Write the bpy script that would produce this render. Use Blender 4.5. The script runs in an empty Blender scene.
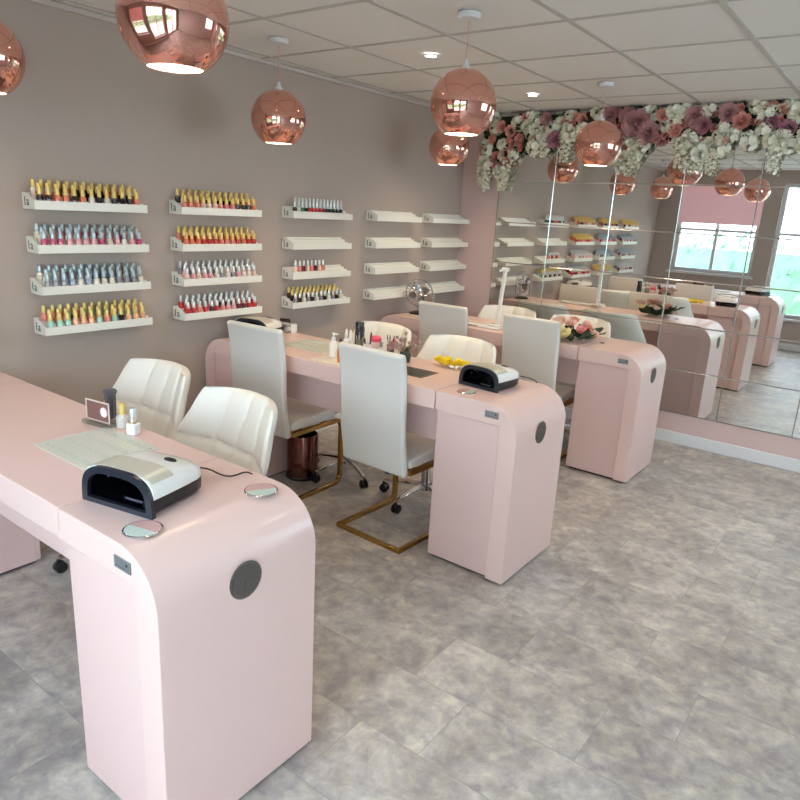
import bpy, bmesh, math, random
from mathutils import Vector, Matrix
R = math.radians
C = bpy.context.scene.collection
rnd = random.Random(7)

# ------------------------------------------------------------------ measured layout (metres)
H, L, X0, D = 0.76, 1.916, 0.007, 0.463
Y1, Y2, Y3 = -0.658, 0.908, 2.397
ZC, YF, YR, XR = 2.206, 3.424, -1.70, 4.30

# ------------------------------------------------------------------ materials
def s2l(c):
    return tuple(((v/255.0)/12.92 if v/255.0 <= 0.04045 else ((v/255.0+0.055)/1.055)**2.4) for v in c) + (1.0,)
MATS = {}
def mat(name, rgb, rough=0.5, metal=0.0, emit=0.0, trans=0.0, coat=0.0, noise=0.0, nscale=8.0, bump=0.0, bscale=200.0, alpha=None, ior=1.45, sheen=0.0):
    if name in MATS: return MATS[name]
    m = bpy.data.materials.new(name); m.use_nodes = True
    nt = m.node_tree; b = nt.nodes['Principled BSDF']
    col = s2l(rgb)
    b.inputs['Base Color'].default_value = col
    b.inputs['Roughness'].default_value = rough
    b.inputs['Metallic'].default_value = metal
    b.inputs['IOR'].default_value = ior
    if trans: b.inputs['Transmission Weight'].default_value = trans
    if coat: b.inputs['Coat Weight'].default_value = coat; b.inputs['Coat Roughness'].default_value = 0.08
    if emit: b.inputs['Emission Color'].default_value = col; b.inputs['Emission Strength'].default_value = emit
    if sheen: b.inputs['Sheen Weight'].default_value = sheen
    tc = nt.nodes.new('ShaderNodeTexCoord')
    if noise:
        n = nt.nodes.new('ShaderNodeTexNoise'); n.inputs['Scale'].default_value = nscale; n.inputs['Detail'].default_value = 4
        nt.links.new(tc.outputs['Object'], n.inputs['Vector'])
        r = nt.nodes.new('ShaderNodeMapRange'); r.inputs['To Min'].default_value = 1-noise; r.inputs['To Max'].default_value = 1+noise
        nt.links.new(n.outputs['Fac'], r.inputs['Value'])
        mx = nt.nodes.new('ShaderNodeMix'); mx.data_type = 'RGBA'; mx.blend_type = 'MULTIPLY'; mx.inputs[0].default_value = 1
        mx.inputs[6].default_value = col
        nt.links.new(r.outputs[0], mx.inputs[7]); nt.links.new(mx.outputs[2], b.inputs['Base Color'])
    if bump:
        n2 = nt.nodes.new('ShaderNodeTexNoise'); n2.inputs['Scale'].default_value = bscale
        nt.links.new(tc.outputs['Object'], n2.inputs['Vector'])
        bp = nt.nodes.new('ShaderNodeBump'); bp.inputs['Strength'].default_value = bump; bp.inputs['Distance'].default_value = 0.002
        nt.links.new(n2.outputs['Fac'], bp.inputs['Height']); nt.links.new(bp.outputs['Normal'], b.inputs['Normal'])
    MATS[name] = m
    return m

def glass_mat(name, rgb, fac=0.12, rough=0.02):
    if name in MATS: return MATS[name]
    m = bpy.data.materials.new(name); m.use_nodes = True; nt = m.node_tree; nt.nodes.clear()
    o = nt.nodes.new('ShaderNodeOutputMaterial'); mx = nt.nodes.new('ShaderNodeMixShader')
    t = nt.nodes.new('ShaderNodeBsdfTransparent'); t.inputs[0].default_value = s2l(rgb)
    g = nt.nodes.new('ShaderNodeBsdfGlossy'); g.inputs['Roughness'].default_value = rough
    mx.inputs[0].default_value = fac
    nt.links.new(t.outputs[0], mx.inputs[1]); nt.links.new(g.outputs[0], mx.inputs[2]); nt.links.new(mx.outputs[0], o.inputs[0])
    MATS[name] = m
    return m

def floor_mat():
    m = bpy.data.materials.new('stone_vinyl_floor'); m.use_nodes = True; nt = m.node_tree; N = nt.nodes; K = nt.links
    b = N['Principled BSDF']
    tc = N.new('ShaderNodeTexCoord')
    mp = N.new('ShaderNodeMapping'); mp.inputs['Location'].default_value = (0.05, -0.235, 0)
    K.new(tc.outputs['Object'], mp.inputs[0])
    br = N.new('ShaderNodeTexBrick'); br.inputs['Scale'].default_value = 1.0
    br.inputs['Brick Width'].default_value = 0.555; br.inputs['Row Height'].default_value = 0.268
    br.inputs['Mortar Size'].default_value = 0.0012; br.inputs['Mortar Smooth'].default_value = 0.4
    br.inputs['Bias'].default_value = 0.0; br.offset = 0.37
    br.inputs['Color1'].default_value = (0, 0, 0, 1); br.inputs['Color2'].default_value = (1, 1, 1, 1); br.inputs['Mortar'].default_value = (0.5, 0.5, 0.5, 1)
    K.new(mp.outputs[0], br.inputs['Vector'])
    # each tile shifts the cloud pattern
    sc = N.new('ShaderNodeVectorMath'); sc.operation = 'SCALE'; sc.inputs['Scale'].default_value = 9.0
    K.new(br.outputs['Color'], sc.inputs[0])
    ad = N.new('ShaderNodeVectorMath'); ad.operation = 'ADD'
    K.new(mp.outputs[0], ad.inputs[0]); K.new(sc.outputs[0], ad.inputs[1])
    n1 = N.new('ShaderNodeTexNoise'); n1.inputs['Scale'].default_value = 4.6; n1.inputs['Detail'].default_value = 12; n1.inputs['Roughness'].default_value = 0.76; n1.inputs['Distortion'].default_value = 0.25
    K.new(ad.outputs[0], n1.inputs['Vector'])
    n2 = N.new('ShaderNodeTexNoise'); n2.inputs['Scale'].default_value = 22; n2.inputs['Detail'].default_value = 9; n2.inputs['Distortion'].default_value = 0.5
    K.new(ad.outputs[0], n2.inputs['Vector'])
    cr = N.new('ShaderNodeValToRGB'); e = cr.color_ramp.elements
    e[0].position = 0.30; e[0].color = s2l((148, 141, 139)); e[1].position = 0.70; e[1].color = s2l((226, 222, 217))
    k = cr.color_ramp.elements.new(0.47); k.color = s2l((178, 172, 169))
    k = cr.color_ramp.elements.new(0.56); k.color = s2l((198, 193, 189))
    K.new(n1.outputs['Fac'], cr.inputs[0])
    cr2 = N.new('ShaderNodeValToRGB'); e = cr2.color_ramp.elements
    e[0].position = 0.35; e[0].color = s2l((214, 209, 212)); e[1].position = 0.68; e[1].color = s2l((252, 248, 236))
    K.new(n2.outputs['Fac'], cr2.inputs[0])
    mx = N.new('ShaderNodeMix'); mx.data_type = 'RGBA'; mx.blend_type = 'MULTIPLY'; mx.inputs[0].default_value = 0.95
    K.new(cr.outputs[0], mx.inputs[6]); K.new(cr2.outputs[0], mx.inputs[7])
    # tile tint
    tr = N.new('ShaderNodeMapRange'); tr.inputs['To Min'].default_value = 0.94; tr.inputs['To Max'].default_value = 1.06
    K.new(br.outputs['Color'], tr.inputs['Value'])
    mx2 = N.new('ShaderNodeMix'); mx2.data_type = 'RGBA'; mx2.blend_type = 'MULTIPLY'; mx2.inputs[0].default_value = 1
    K.new(mx.outputs[2], mx2.inputs[6]); K.new(tr.outputs[0], mx2.inputs[7])
    mx3 = N.new('ShaderNodeMix'); mx3.data_type = 'RGBA'; mx3.inputs[7].default_value = s2l((120, 113, 106))
    mf = N.new('ShaderNodeMath'); mf.operation = 'MULTIPLY'; mf.inputs[1].default_value = 0.6
    K.new(br.outputs['Fac'], mf.inputs[0]); K.new(mf.outputs[0], mx3.inputs[0]); K.new(mx2.outputs[2], mx3.inputs[6])
    K.new(mx3.outputs[2], b.inputs['Base Color'])
    b.inputs['Roughness'].default_value = 0.42
    bp = N.new('ShaderNodeBump'); bp.inputs['Strength'].default_value = 0.15; bp.inputs['Distance'].default_value = 0.002
    K.new(n2.outputs['Fac'], bp.inputs['Height']); K.new(bp.outputs['Normal'], b.inputs['Normal'])
    return m

M_floor = floor_mat()
M_wall = mat('taupe_wall_paint', (176, 161, 151), 0.75, noise=0.03, nscale=2.0, bump=0.05, bscale=120)
M_pinkwall = mat('dusty_pink_wall_paint', (208, 180, 176), 0.7, noise=0.02, nscale=2.0)
M_whitewall = mat('pale_wall_paint', (205, 200, 200), 0.8, noise=0.02)
M_ceil = mat('ceiling_tile_board', (230, 227, 222), 0.9, noise=0.03, nscale=3, bump=0.2, bscale=300)
M_tbar = mat('ceiling_grid_bar', (190, 184, 178), 0.6)
M_trim = mat('white_trim_paint', (222, 221, 222), 0.4)
M_desk = mat('blush_pink_laminate', (224, 193, 186), 0.33, coat=0.15, noise=0.012, nscale=30)
M_deskin = mat('blush_pink_panel', (218, 187, 182), 0.4, noise=0.012, nscale=30)
M_dark = mat('shadow_gap', (40, 34, 34), 0.8)
M_gmetal = mat('brushed_grey_metal', (122, 118, 115), 0.32, metal=0.85, noise=0.06, nscale=60)
M_chrome = mat('chrome', (215, 215, 218), 0.08, metal=1.0)
M_mirror = mat('mirror_glass', (235, 236, 234), 0.01, metal=1.0)
M_bevel = mat('mirror_bevel', (225, 228, 228), 0.2, metal=1.0)
M_copper = mat('polished_copper', (230, 170, 154), 0.05, metal=1.0)
M_bulb = mat('warm_bulb', (255, 232, 200), 0.5, emit=14)
M_inner = mat('white_shade_lining', (250, 246, 240), 0.6)
M_hback = mat('pale_grey_leatherette', (219, 215, 210), 0.42, bump=0.08, bscale=500, noise=0.015)
M_quilt = mat('white_leatherette', (240, 238, 229), 0.36, bump=0.06, bscale=500, noise=0.012)
M_gold = mat('antique_gold_metal', (176, 138, 78), 0.22, metal=1.0)
M_black = mat('black_plastic', (18, 18, 20), 0.35)
M_bgloss = mat('gloss_black', (8, 8, 12), 0.12)
M_wplast = mat('gloss_white_plastic', (238, 236, 232), 0.18, coat=0.3)
M_cream = mat('champagne_lamp_panel', (196, 188, 172), 0.25)
M_led = mat('violet_led', (110, 108, 130), 0.3, emit=0.06)
M_rack = mat('white_acrylic_rack', (232, 230, 222), 0.3, noise=0.01)
M_mark = mat('dark_grey_lettering', (60, 54, 52), 0.6)
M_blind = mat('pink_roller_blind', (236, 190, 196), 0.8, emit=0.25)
M_pane = glass_mat('window_glass', (245, 250, 250), 0.06)
M_acrylic = glass_mat('clear_acrylic', (226, 232, 228), 0.22, 0.08)
M_clear = glass_mat('clear_glass', (235, 232, 226), 0.25, 0.03)
M_leaf = mat('dark_green_leaf', (52, 66, 44), 0.6, noise=0.25, nscale=20)
M_stem = mat('green_stem', (98, 108, 62), 0.6)

# ------------------------------------------------------------------ mesh helpers
def new(): return bmesh.new()
def finish(name, bm, mats, parent=None, smooth=40, bevel=0.0, seg=2, recalc=True):
    me = bpy.data.meshes.new(name)
    if recalc: bmesh.ops.recalc_face_normals(bm, faces=bm.faces)
    bm.to_mesh(me); bm.free()
    if not isinstance(mats, (list, tuple)): mats = [mats]
    for m in mats: me.materials.append(m)
    if smooth:
        for p in me.polygons: p.use_smooth = True
        me.set_sharp_from_angle(angle=R(smooth))
    o = bpy.data.objects.new(name, me); C.objects.link(o)
    if bevel:
        bv = o.modifiers.new('edge', 'BEVEL'); bv.width = bevel; bv.segments = seg; bv.limit_method = 'ANGLE'; bv.angle_limit = R(40)
    if parent: o.parent = parent
    return o
def thing(name, label, cat, loc=(0, 0, 0), rz=0.0, group=None):
    o = bpy.data.objects.new(name, None); C.objects.link(o)
    o.location = loc; o.rotation_euler = (0, 0, rz); o.empty_display_size = 0.05
    o['label'] = label; o['category'] = cat
    if group: o['group'] = group
    return o
def tag(o, label, cat, group=None):
    o['label'] = label; o['category'] = cat
    if group: o['group'] = group
    return o
def struct(o): o['kind'] = 'structure'; return o
def copy_tree(o, parent=None):
    c = o.copy(); C.objects.link(c)
    if parent: c.parent = parent
    for ch in list(o.children): copy_tree(ch, c)
    return c
def box(bm, x0, x1, y0, y1, z0, z1, mi=0):
    v = [bm.verts.new(p) for p in ((x0,y0,z0),(x1,y0,z0),(x1,y1,z0),(x0,y1,z0),(x0,y0,z1),(x1,y0,z1),(x1,y1,z1),(x0,y1,z1))]
    for f in ((3,2,1,0),(4,5,6,7),(0,1,5,4),(1,2,6,5),(2,3,7,6),(3,0,4,7)):
        bm.faces.new([v[i] for i in f]).material_index = mi
def prism(bm, pts, axis, a0, a1, mi=0):
    """extrude a closed 2-D outline along axis; pts are the other two coordinates in order"""
    def P(p, a):
        if axis == 'x': return (a, p[0], p[1])
        if axis == 'y': return (p[0], a, p[1])
        return (p[0], p[1], a)
    A = [bm.verts.new(P(p, a0)) for p in pts]; B = [bm.verts.new(P(p, a1)) for p in pts]
    n = len(pts)
    bm.faces.new(A).material_index = mi; bm.faces.new(B[::-1]).material_index = mi
    for i in range(n):
        bm.faces.new((A[i], B[i], B[(i+1) % n], A[(i+1) % n])).material_index = mi
def lathe(bm, prof, n=24, c=(0, 0, 0), mi=0, mtx=None):
    rings = []
    for r, z in prof:
        if r < 1e-5:
            rings.append([Vector((0, 0, z))])
        else:
            rings.append([Vector((r*math.cos(2*math.pi*i/n), r*math.sin(2*math.pi*i/n), z)) for i in range(n)])
    T = (mtx or Matrix()).copy(); T = Matrix.Translation(c) @ T
    V = [[bm.verts.new(T @ p) for p in ring] for ring in rings]
    for a, b in zip(V[:-1], V[1:]):
        for i in range(n):
            j = (i+1) % n
            if len(a) == 1 and len(b) == 1: continue
            if len(a) == 1: f = (a[0], b[i], b[j])
            elif len(b) == 1: f = (a[i], b[0], a[j])
            else: f = (a[i], b[i], b[j], a[j])
            bm.faces.new(f).material_index = mi
def fillet(pts, r, n=6):
    pts = [Vector(p) for p in pts]; out = [pts[0]]
    for a, b, c in zip(pts[:-2], pts[1:-1], pts[2:]):
        u = (a-b); v = (c-b); rr = min(r, u.length*0.49, v.length*0.49)
        p = b+u.normalized()*rr; q = b+v.normalized()*rr
        for i in range(n+1):
            t = i/n
            out.append((1-t)**2*p + 2*t*(1-t)*b + t*t*q)
    out.append(pts[-1]); return out
def sweep(bm, pts, sec, closed=False, mi=0, up0=Vector((0, 0, 1)), scale=None):
    pts = [Vector(p) for p in pts]; n = len(pts)
    T = []
    for i in range(n):
        a = pts[(i-1) % n] if (closed or i > 0) else pts[i]
        b = pts[(i+1) % n] if (closed or i < n-1) else pts[i]
        T.append((b-a).normalized())
    t0 = T[0]; u = up0 - t0*up0.dot(t0)
    if u.length < 1e-3: u = Vector((0, 1, 0)) - t0*t0.y
    u.normalize(); rings = []
    for i in range(n):
        if i: 
            q = T[i-1].rotation_difference(T[i]); u = q @ u; u = (u - T[i]*u.dot(T[i])).normalized()
        w = T[i].cross(u); k = scale[i] if scale else 1
        rings.append([bm.verts.new(pts[i] + u*(s[1]*k) + w*(s[0]*k)) for s in sec])
    m = len(sec)
    rng = range(n) if closed else range(n-1)
    for i in rng:
        a, b = rings[i], rings[(i+1) % n]
        for j in range(m):
            bm.faces.new((a[j], b[j], b[(j+1) % m], a[(j+1) % m])).material_index = mi
    if not closed:
        bm.faces.new(rings[0][::-1]).material_index = mi; bm.faces.new(rings[-1]).material_index = mi
def circ(r, n=8): return [(r*math.cos(2*math.pi*i/n), r*math.sin(2*math.pi*i/n)) for i in range(n)]
def rect(w, h): return [(-w/2, -h/2), (w/2, -h/2), (w/2, h/2), (-w/2, h/2)]
def tube(bm, pts, r, n=8, mi=0, closed=False, scale=None): sweep(bm, pts, circ(r, n), closed, mi, scale=scale)
def disc(bm, c, r, h, n=32, mi=0, mtx=None): lathe(bm, [(0, 0), (r, 0), (r, h), (0, h)], n, c, mi, mtx)
ROTX = Matrix.Rotation(R(90), 4, 'Y')      # lathe axis z -> +x
def text_mesh(name, body, size, mats, parent, loc, rot, extrude=0.0004):
    cu = bpy.data.curves.new(name, 'FONT'); cu.body = body; cu.size = size; cu.extrude = extrude; cu.align_x = 'CENTER'; cu.align_y = 'CENTER'
    o = bpy.data.objects.new(name+'_src', cu); C.objects.link(o)
    dg = bpy.context.evaluated_depsgraph_get()
    me = bpy.data.meshes.new_from_object(o.evaluated_get(dg)); me.name = name
    bpy.data.objects.remove(o); me.materials.clear(); me.materials.append(mats)
    r = bpy.data.objects.new(name, me); C.objects.link(r); r.parent = parent; r.location = loc; r.rotation_euler = rot
    return r

# ------------------------------------------------------------------ room shell
def shell():
    b = new(); box(b, -0.15, XR+0.15, YR-0.15, YF+0.15, -0.08, 0); struct(finish('floor', b, M_floor, smooth=0))
    b = new(); box(b, -0.15, XR+0.15, YR-0.15, YF+0.15, ZC, ZC+0.08); struct(finish('ceiling', b, M_ceil, smooth=0))
    b = new(); box(b, -0.12, 0, YR-0.15, YF+0.15, 0, ZC); struct(finish('wall_left', b, M_wall, smooth=0))
    b = new(); box(b, 0, XR, YF, YF+0.12, 0, ZC); struct(finish('wall_far', b, M_pinkwall, smooth=0))
    b = new(); wy0, wy1, wz0, wz1 = 1.5, 2.9, 1.05, 2.05  # opening for an unseen side window, added as fill daylight
    box(b, XR, XR+0.12, YR-0.15, wy0, 0, ZC); box(b, XR, XR+0.12, wy1, YF+0.15, 0, ZC); box(b, XR, XR+0.12, wy0, wy1, 0, wz0); box(b, XR, XR+0.12, wy0, wy1, wz1, ZC)
    struct(finish('wall_right', b, M_whitewall, smooth=0))
    b = new(); f = 0.05; a0, a1 = XR+0.04, XR+0.09
    box(b, a0, a1, wy0, wy1, wz0, wz0+f); box(b, a0, a1, wy0, wy1, wz1-f, wz1)
    for yy in (wy0, wy0+0.675, wy1-f): box(b, a0, a1, yy, yy+f, wz0+f, wz1-f)
    w = struct(finish('window_3', b, M_trim, smooth=0, bevel=0.003))
    b = new(); box(b, XR+0.062, XR+0.068, wy0+0.02, wy1-0.02, wz0+0.02, wz1-0.02); finish('pane', b, M_pane, w, smooth=0)
    b = new(); box(b, XR-0.06, XR+0.04, wy0-0.03, wy1+0.03, wz0-0.03, wz0); finish('window_sill', b, M_trim, w, smooth=0, bevel=0.004)
    # rear wall with two windows and a glazed door
    holes = [(0.28, 1.30, 0.88, 2.02), (1.50, 2.48, 0.40, 2.05), (2.70, 4.0, 0.0, 2.05)]  # second opening is unseen, enlarged to throw daylight on the desk fronts
    b = new(); x = 0.0
    for x0, x1, z0, z1 in holes:
        box(b, x, x0, YR-0.15, YR, 0, ZC)
        if z0 > 0: box(b, x0, x1, YR-0.15, YR, 0, z0)
        box(b, x0, x1, YR-0.15, YR, z1, ZC); x = x1
    box(b, x, XR, YR-0.15, YR, 0, ZC)
    struct(finish('wall_rear', b, M_wall, smooth=0))
    for i, (x0, x1, z0, z1) in enumerate(holes[:2]):
        b = new(); f = 0.045; y0, y1 = YR-0.11, YR-0.06
        box(b, x0, x0+f, y0, y1, z0, z1); box(b, x1-f, x1, y0, y1, z0, z1); box(b, x0+f, x1-f, y0, y1, z0, z0+f); box(b, x0+f, x1-f, y0, y1, z1-f, z1)
        xm = (x0+x1)/2; box(b, xm-0.02, xm+0.02, y0, y1, z0+f, z1-f); box(b, x0+f, xm-0.02, y0, y1, 1.42, 1.455); box(b, xm+0.02, x1-f, y0, y1, 1.42, 1.455)
        w = struct(finish('window_%d' % (i+1), b, M_trim, smooth=0, bevel=0.003))
        b = new(); box(b, x0+f*0.5, x1-f*0.5, YR-0.088, YR-0.082, z0+f*0.5, z1-f*0.5); finish('pane', b, M_pane, w, smooth=0)
        b = new(); box(b, x0-0.04, x1+0.04, YR-0.06, YR+0.05, z0-0.03, z0); s = finish('window_sill', b, M_trim, w, smooth=0, bevel=0.004)
        if i == 1: continue
        b = new(); zb = 1.54
        box(b, x0+0.01, x1-0.01, YR-0.03, YR-0.027, zb, z1); box(b, x0+0.01, x1-0.01, YR-0.035, YR-0.022, zb-0.02, zb)
        tube(b, [(x0+0.01, YR-0.03, z1-0.02), (x1-0.01, YR-0.03, z1-0.02)], 0.018, 10)
        o = finish('roller_blind', b, M_blind); tag(o, ['pink roller blind half lowered over the window seen in the mirror', 'pink roller blind on the rear window nearer the glazed door'][i], 'blind')
    x0, x1, z0, z1 = holes[2]; xm = (x0+x1)/2
    b = new(); y0, y1 = YR-0.11, YR-0.06
    for a, c in ((x0, x0+0.07), (xm-0.05, xm+0.05), (x1-0.07, x1)): box(b, a, c, y0, y1, 0, z1)
    for a, c in ((x0+0.07, xm-0.05), (xm+0.05, x1-0.07)):
        box(b, a, c, y0, y1, 0, 0.16); box(b, a, c, y0, y1, z1-0.09, z1)
    dr = struct(finish('door_1', b, M_trim, smooth=0, bevel=0.003))
    b = new(); box(b, x0+0.07, x1-0.07, YR-0.088, YR-0.082, 0.1, z1-0.05); finish('pane', b, M_pane, dr, smooth=0)
    # baseboards
    def bb(name, x0, x1, y0, y1):
        b = new(); box(b, x0, x1, y0, y1, 0, 0.085); struct(finish(name, b, M_trim, smooth=0, bevel=0.006))
    bb('baseboard_left', 0, 0.014, YR+0.016, YF-0.016); bb('baseboard_far', 0.0, XR-0.016, YF-0.016, YF)
    bb('baseboard_right', XR-0.014, XR, YR+0.016, YF-0.016); bb('baseboard_rear', 0.016, 2.66, YR, YR+0.014)
    # suspended ceiling grid and the edge angle
    b = new(); w = 0.011; zt = ZC-0.003
    xs = [0.09+0.552*i for i in range(0, 8)]; ys = [-1.425+0.55*i for i in range(0, 9)]
    for xx in xs:
        box(b, xx-w, xx+w, YR, YF, zt-0.001, ZC)
    for yy in ys: box(b, 0, XR, yy-w, yy+w, zt, ZC-0.0005)
    struct(finish('trim_1', b, M_tbar, smooth=0))
    b = new(); box(b, 0, 0.022, YR, YF, ZC-0.024, ZC-0.004); box(b, 0.022, XR, YF-0.022, YF, ZC-0.024, ZC-0.004)
    struct(finish('trim_2', b, mat('edge_angle', (196, 186, 178), 0.6), smooth=0))
shell()

# outside: paved ground and a hedge glimpsed through the window in the mirror
b = new(); box(b, -6, 12, -9, YR-0.2, -0.1, -0.02); box(b, XR+0.2, 12, YR-0.2, 9, -0.1, -0.02); struct(finish('pavement', b, mat('pale_paving', (196, 194, 188), 0.8, noise=0.1, nscale=2), smooth=0))
def hedge():
    b = new(); r = random.Random(3)
    for i in range(1500):
        x = r.uniform(-3, 7); y = -5.2+r.uniform(-0.35, 0.35); z = r.uniform(0.0, 1.35+0.1*math.sin(x*3))
        n = Vector((r.uniform(-1, 1), r.uniform(-0.2, 1.4), r.uniform(-0.4, 1))).normalized(); t = n.orthogonal().normalized(); s = n.cross(t); k = r.uniform(0.05, 0.11)
        vs = [b.verts.new(Vector((x, y, z))+p) for p in (t*k, s*k*0.6, -t*k, -s*k*0.6)]; b.faces.new(vs)
    box(b, -3, 7, -5.5, -5.1, -0.02, 1.1)
    o = finish('hedge', b, mat('bright_hedge_leaf', (120, 165, 130), 0.8, noise=0.3, nscale=6), smooth=0, recalc=False)
    tag(o, 'green hedge across the pavement outside the rear window', 'hedge')
hedge()

# ------------------------------------------------------------------ mirror wall
def mirror():
    t = thing('wall_mirror', 'large wall mirror divided by a grid of thin lines beneath the silk flowers', 'mirror', (0, YF, 0))
    x0, z0, tw, th = 0.335, 0.217, 0.4525, 0.3018
    nx, nz = 7, 7; zt = ZC-0.03
    b = new(); box(b, x0-0.002, x0+nx*tw+0.002, -0.004, -0.0005, z0-0.002, zt); finish('backing_board', b, mat('mirror_backing', (90, 84, 82), 0.7), t, smooth=0)
    b = new(); bw = 0.0036; yb = -0.0045; yf = -0.0058
    for i in range(nx):
        for j in range(nz):
            a0, a1 = x0+i*tw+0.0009, x0+(i+1)*tw-0.0009
            c0, c1 = z0+j*th+0.0009, min(z0+(j+1)*th-0.0009, zt-0.002)
            if c1-c0 < 0.03: continue
            o = [b.verts.new(p) for p in ((a0, yb, c0), (a1, yb, c0), (a1, yb, c1), (a0, yb, c1))]
            q = [b.verts.new(p) for p in ((a0+bw, yf, c0+bw), (a1-bw, yf, c0+bw), (a1-bw, yf, c1-bw), (a0+bw, yf, c1-bw))]
            b.faces.new(q).material_index = 0
            for k in range(4):
                f = b.faces.new((o[k], o[(k+1) % 4], q[(k+1) % 4], q[k])); f.material_index = 1
    finish('mirror_tiles', b, [M_mirror, M_bevel], t, smooth=0, recalc=False)
mirror()

# ------------------------------------------------------------------ nail desks
def make_desk(label, full=True):
    t = thing('nail_desk', label, 'desk', (0, 0, 0), 0, 'pink nail desks')
    r = 0.135; ft = 0.082
    def pedestal(sx, xo, xi, strip):
        # outline in XZ: outer arch, inner cut-out; sx=+1 right hand end
        pts = [(xi, H)]
        for i in range(13):
            a = R(90*i/12); pts.append((xo-sx*r+sx*r*math.sin(a), H-r+r*math.cos(a)))
        pts += [(xo, 0.012), (xo-sx*strip, 0.012), (xo-sx*strip, H-ft), (xi, H-ft)]
        b = new(); prism(b, pts, 'y', 0, D)
        p = finish('pedestal', b, M_desk, t, smooth=35, bevel=0.002)
        b = new(); a0, a1 = sorted((xi+sx*0.004, xo-sx*(strip+0.0005)))
        box(b, a0, a1, 0.014, 0.032, 0.014, H-ft-0.001); finish('front_panel', b, M_deskin, p, smooth=0, bevel=0.002)
        b = new(); box(b, a0, a1, D-0.032, D-0.014, 0.014, H-ft-0.001); finish('back_panel', b, M_deskin, p, smooth=0, bevel=0.002)
        b = new(); xs = xi+sx*0.004; a0, a1 = sorted((xs, xs+sx*0.018)); box(b, a0, a1, 0.0325, D-0.0325, 0.014, H-ft-0.001); finish('side_panel', b, M_deskin, p, smooth=0)
        b = new(); a0, a1 = sorted((xi+sx*0.02, xo-sx*0.012)); box(b, a0, a1, 0.03, D-0.03, 0.0, 0.0118); finish('plinth', b, M_dark, p, smooth=0)  # dark colour puts the shadow line under the pedestal into the plinth
        return p
    pr = pedestal(1, L, 1.532, 0.078)
    pl = pedestal(-1, X0+0.009, 0.395, 0.07)
    b = new(); box(b, 0.398, 1.527, 0, D, H-ft, H); finish('tabletop', b, M_desk, t, smooth=0, bevel=0.003)
    b = new(); box(b, 0.396, 1.530, 0.115, 0.133, 0.50, H-ft-0.001); finish('modesty_panel', b, M_deskin, t, smooth=0, bevel=0.002)
    # round metal vent on the end face
    b = new(); disc(b, (L+0.0002, 0.215, 0.622), 0.047, 0.0018, 40, 0, ROTX); disc(b, (L+0.0021, 0.215, 0.622), 0.041, 0.001, 40, 1, ROTX)
    box(b, L+0.0032, L+0.0038, 0.210, 0.238, 0.600, 0.622, 1)
    o = finish('round_vent', b, [M_gmetal, mat('vent_face', (104, 100, 96), 0.4, metal=0.6)], pr, smooth=30); 
    # maker's plate
    b = new(); box(b, 1.770, 1.829, -0.0035, -0.0002, 0.703, 0.730, 0)
    for k in range(4): box(b, 1.776+k*0.009, 1.782+k*0.009, -0.0040, -0.0036, 0.709, 0.7105, 1)
    disc(b, (1.8175, -0.0035, 0.7205), 0.0035, 0.0006, 12, 1, Matrix.Rotation(R(90), 4, 'X'))
    finish('metal_plate', b, [mat('pewter_plate', (138, 140, 146), 0.4, metal=0.5), M_mark], pr, smooth=0)
    return t
d1 = make_desk('pink nail desk nearest the camera, its end panel cut off by the photo bottom'); d1.location = (0, Y1, 0)
d2 = copy_tree(d1); d2.location = (0, Y2, 0); d2['label'] = 'pink nail desk in the middle row with tool pots and yellow bloom on top'
d3 = copy_tree(d1); d3.location = (0, Y3, 0); d3['label'] = 'pink nail desk furthest back, nearest the tiled mirror wall'
for p in d1.children:
    for q in p.children:
        if q.name.startswith('round_vent'): q.location = (0, 0.016, 0.003)
# dust extractor of the middle desk, and the far desk's cable hole
b = new(); box(b, 1.09, 1.365, 0.125, 0.265, H+0.0002, H+0.003, 0)
for i in range(16): box(b, 1.10+i*0.0163, 1.108+i*0.0163, 0.135, 0.255, H+0.0031, H+0.0036, 1)
finish('dust_vent', b, [mat('vent_metal', (120, 116, 108), 0.35, metal=0.8), mat('vent_slot', (58, 54, 50), 0.6)], d2, smooth=0)
b = new(); disc(b, (1.585, 0.223, H+0.0002), 0.013, 0.003, 20); finish('cable_hole_cap', b, mat('brown_cap', (92, 70, 60), 0.5), d3)

def mirror_disc(x, y, r, rz, label):
    b = new(); lathe(b, [(0, 0), (r, 0), (r, 0.003), (r-0.0025, 0.0045), (r-0.0035, 0.0045), (r-0.0035, 0.0035), (0, 0.0035)], 40)
    o = finish('round_coaster', b, [M_chrome]); o.location = (x, y, H+0.0004); o.rotation_euler.z = R(rz); tag(o, label, 'coaster')
    for k, (nm, m) in enumerate((('pink_half', mat('pink_gloss', (214, 172, 168), 0.12, coat=0.6)), ('pale_half', mat('mint_gloss', (206, 220, 212), 0.10, coat=0.6)))):
        b = new(); q = r-0.0042; s0 = math.pi*k
        prism(b, [(q*math.cos(s0+math.pi*i/24), q*math.sin(s0+math.pi*i/24)+(0.0004 if k == 0 else -0.0004)) for i in range(25)], 'z', 0.0036, 0.0042)
        finish(nm, b, m, o, smooth=0)
    return o
mirror_disc(1.769, Y1+0.068, 0.043, 14, 'round coaster, half pink half mint, nearest the front edge of the nearest desk')
mirror_disc(1.792, Y1+0.388, 0.043, 62, 'round coaster, half pink half mint, at the back edge of the nearest desk')
mirror_disc(1.632, Y2+0.075, 0.040, 100, 'small round coaster in front of the lamp on the middle desk')

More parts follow.
